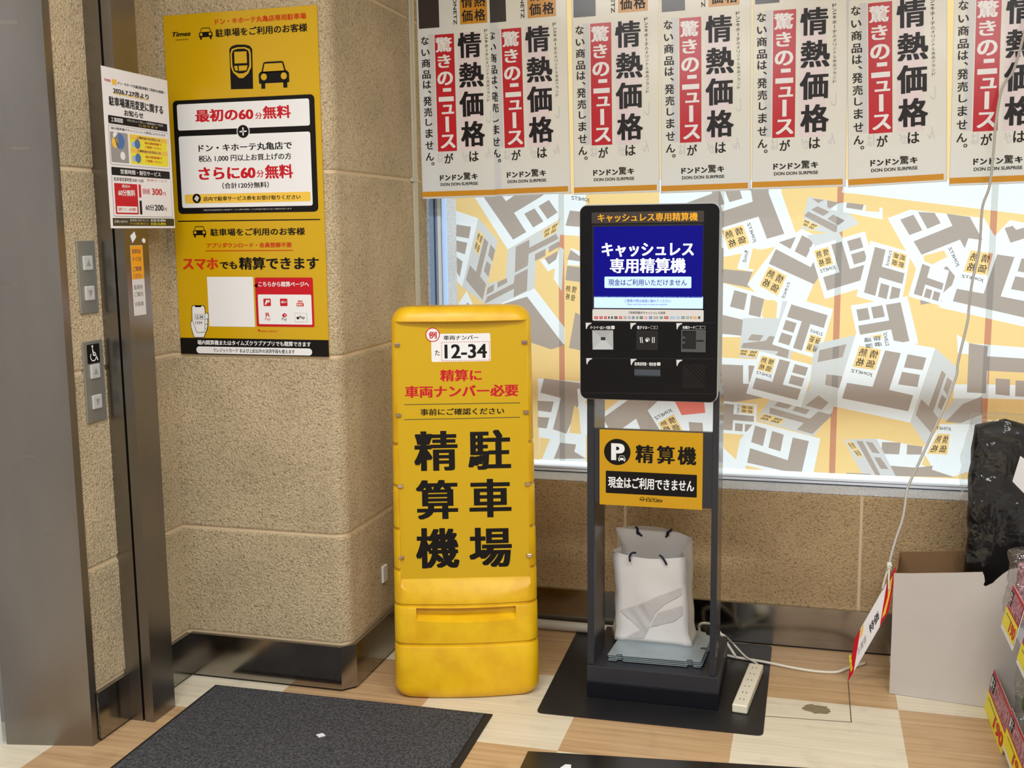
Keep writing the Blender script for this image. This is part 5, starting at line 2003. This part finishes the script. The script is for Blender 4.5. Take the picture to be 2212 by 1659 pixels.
m.tube(smooth_curve([(-.345, 3.80, .0085), at_y(1510, 1352, 3.78), at_y(1530, 1347, 3.77), at_y(1550, 1360, 3.74), (-.22, 3.70, .0085)], 6), .005, 'cord_white', 8)
m.build('cord_loop', t)

# hanging cord with a card tied to it
m = MB()
path = [at_y(2236, -60, 3.80), at_y(2215, 60, 3.79), at_y(2190, 150, 3.79), at_y(2165, 190, 3.79), at_y(2152, 260, 3.79), at_y(2146, 330, 3.79), at_y(2138, 400, 3.79), at_y(2124, 440, 3.79), at_y(2120, 470, 3.79), at_y(2115, 540, 3.79),
        at_y(2100, 610, 3.78), at_y(2093, 665, 3.78), at_y(2090, 695, 3.77), at_y(2070, 780, 3.75), at_y(2065, 815, 3.74), at_y(2035, 890, 3.71), at_y(2010, 945, 3.68), at_y(1985, 1000, 3.65), at_y(1962, 1050, 3.62),
        at_y(1957, 1075, 3.60), at_y(1950, 1120, 3.58), at_y(1935, 1165, 3.56), at_y(1925, 1200, 3.545), at_y(1921, 1222, 3.54)]
m.tube(smooth_curve(path, 5), .0042, 'cord_grey', 8)
for dx, dz in ((-.006, .004), (.006, -.004)):
    k = at_y(1921, 1222, 3.54)
    m.tube(smooth_curve([k + Vector((dx, 0, .010)), k + Vector((-dx, -.006, 0)), k + Vector((dx, 0, -.012))], 4), .004, 'cord_white', 8)
m.tube(smooth_curve([at_y(1921, 1224, 3.54), at_y(1913, 1246, 3.545), at_y(1906, 1272, 3.55)], 5), .0038, 'cord_white', 8)
m.tube(smooth_curve([at_y(1921, 1224, 3.54), at_y(1920, 1250, 3.528), at_y(1920, 1275, 3.526)], 5), .0030, 'cord_white', 8)
tag(m.build('hanging_cord'), 'thin grey cord hanging in front of the window down to the cardboard box', 'cord')
C2 = at_z(1831, 1474, .002)
Bp = at_y(1824.5, 1418, C2.y + .004)
Ap = at_y(1914, 1261, 3.548)
Dp = Ap + (C2 - Bp)
p = Print(C2, Dp - C2, Bp - C2, lift=.0005)
Lc, Hc = (Dp - C2).length, (Bp - C2).length
sk = (Bp - C2).dot(p.U)
hv = (Bp - C2).dot(p.V)


def cd(u, v):
    return (u * Lc + v * sk, v * hv)


def cpoly(pts, m_, l):
    p.poly_uv([cd(*q_) for q_ in pts], m_, l)


V = [p.P(*cd(*q_), l) for l in (0, -2) for q_ in ((0, 0), (1, 0), (1, 1), (0, 1))]
p.mb.mesh(V, [(0, 1, 2, 3), (7, 6, 5, 4), (0, 4, 5, 1), (1, 5, 6, 2), (2, 6, 7, 3), (3, 7, 4, 0)], 'paper')
cpoly([(0, 0), (.15, 0), (.15, 1), (0, 1)], RD, 1)
cpoly([(.78, 0), (1, 0), (1, 1), (.78, 1)], RD, 1)
cpoly([(.80, .15), (.90, .1), (.95, .5), (.93, .9), (.84, .85), (.88, .5)], 'ink_gold', 2)
cpoly([(.17, .72), (.24, .72), (.24, .95), (.17, .95)], 'ink_gold', 2)
u0_, v0_ = cd(.03, .12)
p.text_uv('驚安', u0_ + .01, v0_, cd(.14, 0)[0], cd(0, .8)[1], 'ink_yellow', 2, .04)
p.text_uv('特価', cd(.50, .28)[0], cd(0, .28)[1], cd(.72, .28)[0], cd(0, .62)[1], 'ink', 2, .02)
p.text_uv('お買得', cd(.22, .26)[0], cd(0, .26)[1], cd(.42, .26)[0], cd(0, .52)[1], 'ink_grey', 2, .0)
tag(p.mb.build('price_card', fix=False), 'long white and red sale card tied to the hanging cord, one end on the floor', 'card')

# ================================================================== cardboard box
ang = math.radians(-7.4)
bu, bv = Vector((math.cos(ang), math.sin(ang), 0)), Vector((-math.sin(ang), math.cos(ang), 0))
bo = Vector((.277, 3.534, 0))
ct = thing('cardboard_box', bo + bu * .2 + bv * .14, 'open cardboard box with a pale front and torn upper edge, by the window wall', 'box')
bw_, bd_, th = .43, .262, .005
hl, hr = .402, .418


def wall_panel(nm, O, U, Wd, prof_, mo, mi, Nn):
    m = MB()
    pts = [O + U * a + Vector((0, 0, b)) for a, b in prof_]
    k = len(pts)
    V = pts + [q + Nn * th for q in pts]
    m.mesh(V, [tuple(range(k))], mo)
    m.mesh(V, [tuple(reversed(range(k, 2 * k)))], mi)
    m.mesh(V, [(i, (i + 1) % k, k + (i + 1) % k, k + i) for i in range(k)], mi)
    return m.build(nm, ct)


fpx = lambda x, y: ((at_y(x, y, 3.50).x - bo.x) / bu.x, at_y(x, y, 3.50).z)
front = [(0, .001), (bw_, .001), (bw_, .46), (.36, .462), (.335, .455), (.315, .437), (.298, .418), (.288, .405), (.279, .399), (.268, .392), (.262, .397), (.266, .408), (.263, .425), (.258, .437),
         (.18, .426), (.11, .417), (.05, .409), (0, .404)]
wall_panel('front_panel', bo, bu, bw_, front, 'card_white', 'card_brown', bv)
wall_panel('back_panel', bo + bv * bd_, bu, bw_, [(0, .001), (bw_, .001), (bw_, .45), (.2, .425), (0, .40)], 'card_brown', 'card_brown', -bv)
wall_panel('side_panel', bo + bv * th, bv, bd_, [(0, .001), (bd_ - 2 * th, .001), (bd_ - 2 * th, .40), (.2, .395), (.17, .405), (.12, .38), (.06, .395), (0, .404)], 'card_white', 'card_brown', bu)
wall_panel('side_panel', bo + bu * bw_ + bv * th, bv, bd_, [(0, .001), (bd_ - 2 * th, .001), (bd_ - 2 * th, .44), (0, .45)], 'card_white', 'card_brown', -bu)
m = MB()
m.prism([bo + bu * a + bv * b + Vector((0, 0, .002)) for a, b in ((th, th), (bw_ - th, th), (bw_ - th, bd_ - th), (th, bd_ - th))], (0, 0, .004), 'card_brown')
m.build('bottom', ct)

# ================================================================== black bundle in clear plastic
def lump(name, c, h, mt, seed, amp, parent, nu=28, nv=36, sq=3.5, fr=7.0, tilt=0.0):
    """creased soft block"""
    m = MB()
    V = []
    for j in range(nv + 1):
        v = j / nv
        z_ = -1 + 2 * v
        k = (1 - abs(z_) ** 8) ** (1 / 8) if abs(z_) < 1 else 0.0
        for i in range(nu):
            t = 2 * math.pi * i / nu
            cx_, sx_ = math.cos(t), math.sin(t)
            r_ = (abs(cx_) ** sq + abs(sx_) ** sq) ** (-1 / sq)
            q_ = Vector((c[0] + h[0] * k * r_ * cx_ + tilt * z_ * h[2], c[1] + h[1] * k * r_ * sx_, c[2] + h[2] * z_))
            w_ = noise.noise(Vector((q_.x * fr + seed, q_.y * fr, q_.z * fr * .7))) * amp
            w2 = (abs(noise.noise(Vector((q_.x * fr * 2.2, q_.y * fr * 2, q_.z * fr * 1.6 + seed)))) - .25) * amp * .9
            q_ += Vector((cx_, sx_, .25 * z_)) * (w_ + w2)
            V.append(q_)
    Fc = [(j * nu + i, j * nu + (i + 1) % nu, (j + 1) * nu + (i + 1) % nu, (j + 1) * nu + i) for j in range(nv) for i in range(nu)]
    m.mesh(V, Fc, mt, True)
    return m.build(name, parent)


bt2 = thing('wrapped_bundle', (.60, 3.65, .007), 'tall black bundle in crumpled clear plastic standing in the cardboard box', 'bundle')
lump('black_goods', (.598, 3.652, .455), (.100, .048, .437), 'poly_black', 3.1, .014, bt2)
lump('plastic_wrap', (.593, 3.652, .466), (.114, .066, .449), 'wrap', 9.7, .020, bt2, 56, 80, 3.0, 9.0)

# ================================================================== goods rack at the right edge
rt_ = thing('goods_rack', (.8, 3.2, 0), 'low goods rack with price rails along the right picture edge', 'rack')
for nm, z0_, x0_ in (('lower_shelf', .0, .600), ('upper_shelf', .335, .580)):
    m = MB()
    m.box((x0_, 2.3, z0_ + .0005), (1.25, 3.43 if z0_ == 0 else 3.38, z0_ + .02), 'shelf_metal')
    bevel(m.build(nm, rt_), .002)
m = MB()
m.box((1.23, 2.3, .0005), (1.25, 3.45, 1.1), 'shelf_metal')
m.build('rack_back', rt_)


def price_tag(c_tl, c_bl, c_br, x_top, x_bot, label, price):
    """tag leaning back along the rack's front; px corners on planes of constant x"""
    BL_, BR_ = at_x(*c_bl, x_bot), at_x(*c_br, x_bot)
    U = (BR_ - BL_)
    U.z = 0
    rt = ray(*c_tl)      # the upper corner stands square to the lower edge
    Vv = CAM + rt * ((BL_ - CAM).dot(U) / rt.dot(U)) - BL_
    p = Print(BL_, U, Vv, lift=.0006)
    W_, H_ = U.length, Vv.length
    p.mb.mesh([p.P(u, v, l) for l in (0, -2) for u, v in ((0, 0), (W_, 0), (W_, H_), (0, H_))],
              [(0, 1, 2, 3), (7, 6, 5, 4), (0, 4, 5, 1), (1, 5, 6, 2), (2, 6, 7, 3), (3, 7, 4, 0)], 'paper')
    r = lambda a, b, c, d, m_, l: p.rect_uv(a * W_, b * H_, c * W_, d * H_, m_, l)
    r(0, .10, 1, 1, RD, 1)
    r(.0, .10, 1, .50, 'ink_yellow', 2)
    r(.03, .54, .96, .93, 'snack_pink', 2)
    r(.05, .60, .26, .90, 'ink', 3)
    p.text_uv('菓子', .07 * W_, .62 * H_, .24 * W_, .88 * H_, WH, 4, .02)
    r(.12, .385, .60, .405, 'ink_olive', 3)
    p.text_uv(price, .50 * W_, .15 * H_, .95 * W_, .42 * H_, RO, 3, .05)
    return tag(p.mb.build('price_tag', fix=False), label, 'price tag', 'yellow and red price tags on the goods rack')


price_tag((2146, 1440), (2123, 1532), (2163, 1612), .592, .556, 'yellow and red price tag nearest the bottom of the cardboard box', '190')
price_tag((2186, 1530), (2165, 1613), (2203, 1700), .592, .556, 'yellow and red price tag at the lower picture edge, nearest the camera', '190')
price_tag((2189, 1263), (2162, 1354), (2186, 1405), .574, .548, 'upper price tag overlapping the right edge of the cardboard box front', '190')
price_tag((2222, 1345), (2195, 1430), (2222, 1490), .574, .548, 'upper price tag cut by the right picture edge, below the plastic pouch', '190')


def pouch(c, h, inner, lab, seed):
    t = thing('snack_pouch', (c[0], c[1], c[2] - h[2]), lab, 'pouch', 'clear pouches on the goods rack')
    lump('contents', c, (h[0] * .72, h[1] * .7, h[2] * .66), inner, seed, .012, t, 20, 20, 2.4, 16)
    lump('clear_film', c, h, 'pouch', seed + 4, .014, t, 30, 30, 2.2, 16)
    return t


pouch((.650, 3.285, .470), (.085, .05, .112), 'snack_pink', 'tall clear pouch on the upper rack shelf beside the black bundle', 2.0)
pouch((.685, 3.29, .135), (.078, .05, .112), 'snack_green', 'clear pouch with green goods on the lower rack shelf', 5.0)
pouch((.675, 3.13, .130), (.070, .06, .106), 'snack_pink', 'clear pouch with pink goods at the front of the lower rack shelf', 8.0)
m = MB()
q = [at_y(2187, 1040, 3.52), at_y(2204, 985, 3.50), at_y(2240, 1010, 3.48), at_y(2224, 1078, 3.50)]
m.prism(q, (0, .0015, 0), 'paper')
wc = m.build('white_card')
m = MB()
mid = sum(q, Vector()) / 4
m.tube([mid, mid + Vector((.05, -.02, -.02)), Vector((.72, 3.36, mid.z - .06)), Vector((.72, 3.36, .3555))], .003, 'shelf_metal', 6)
m.build('card_arm', wc)
tag(wc, 'slanted white card at the right picture edge in front of the black bundle', 'card')
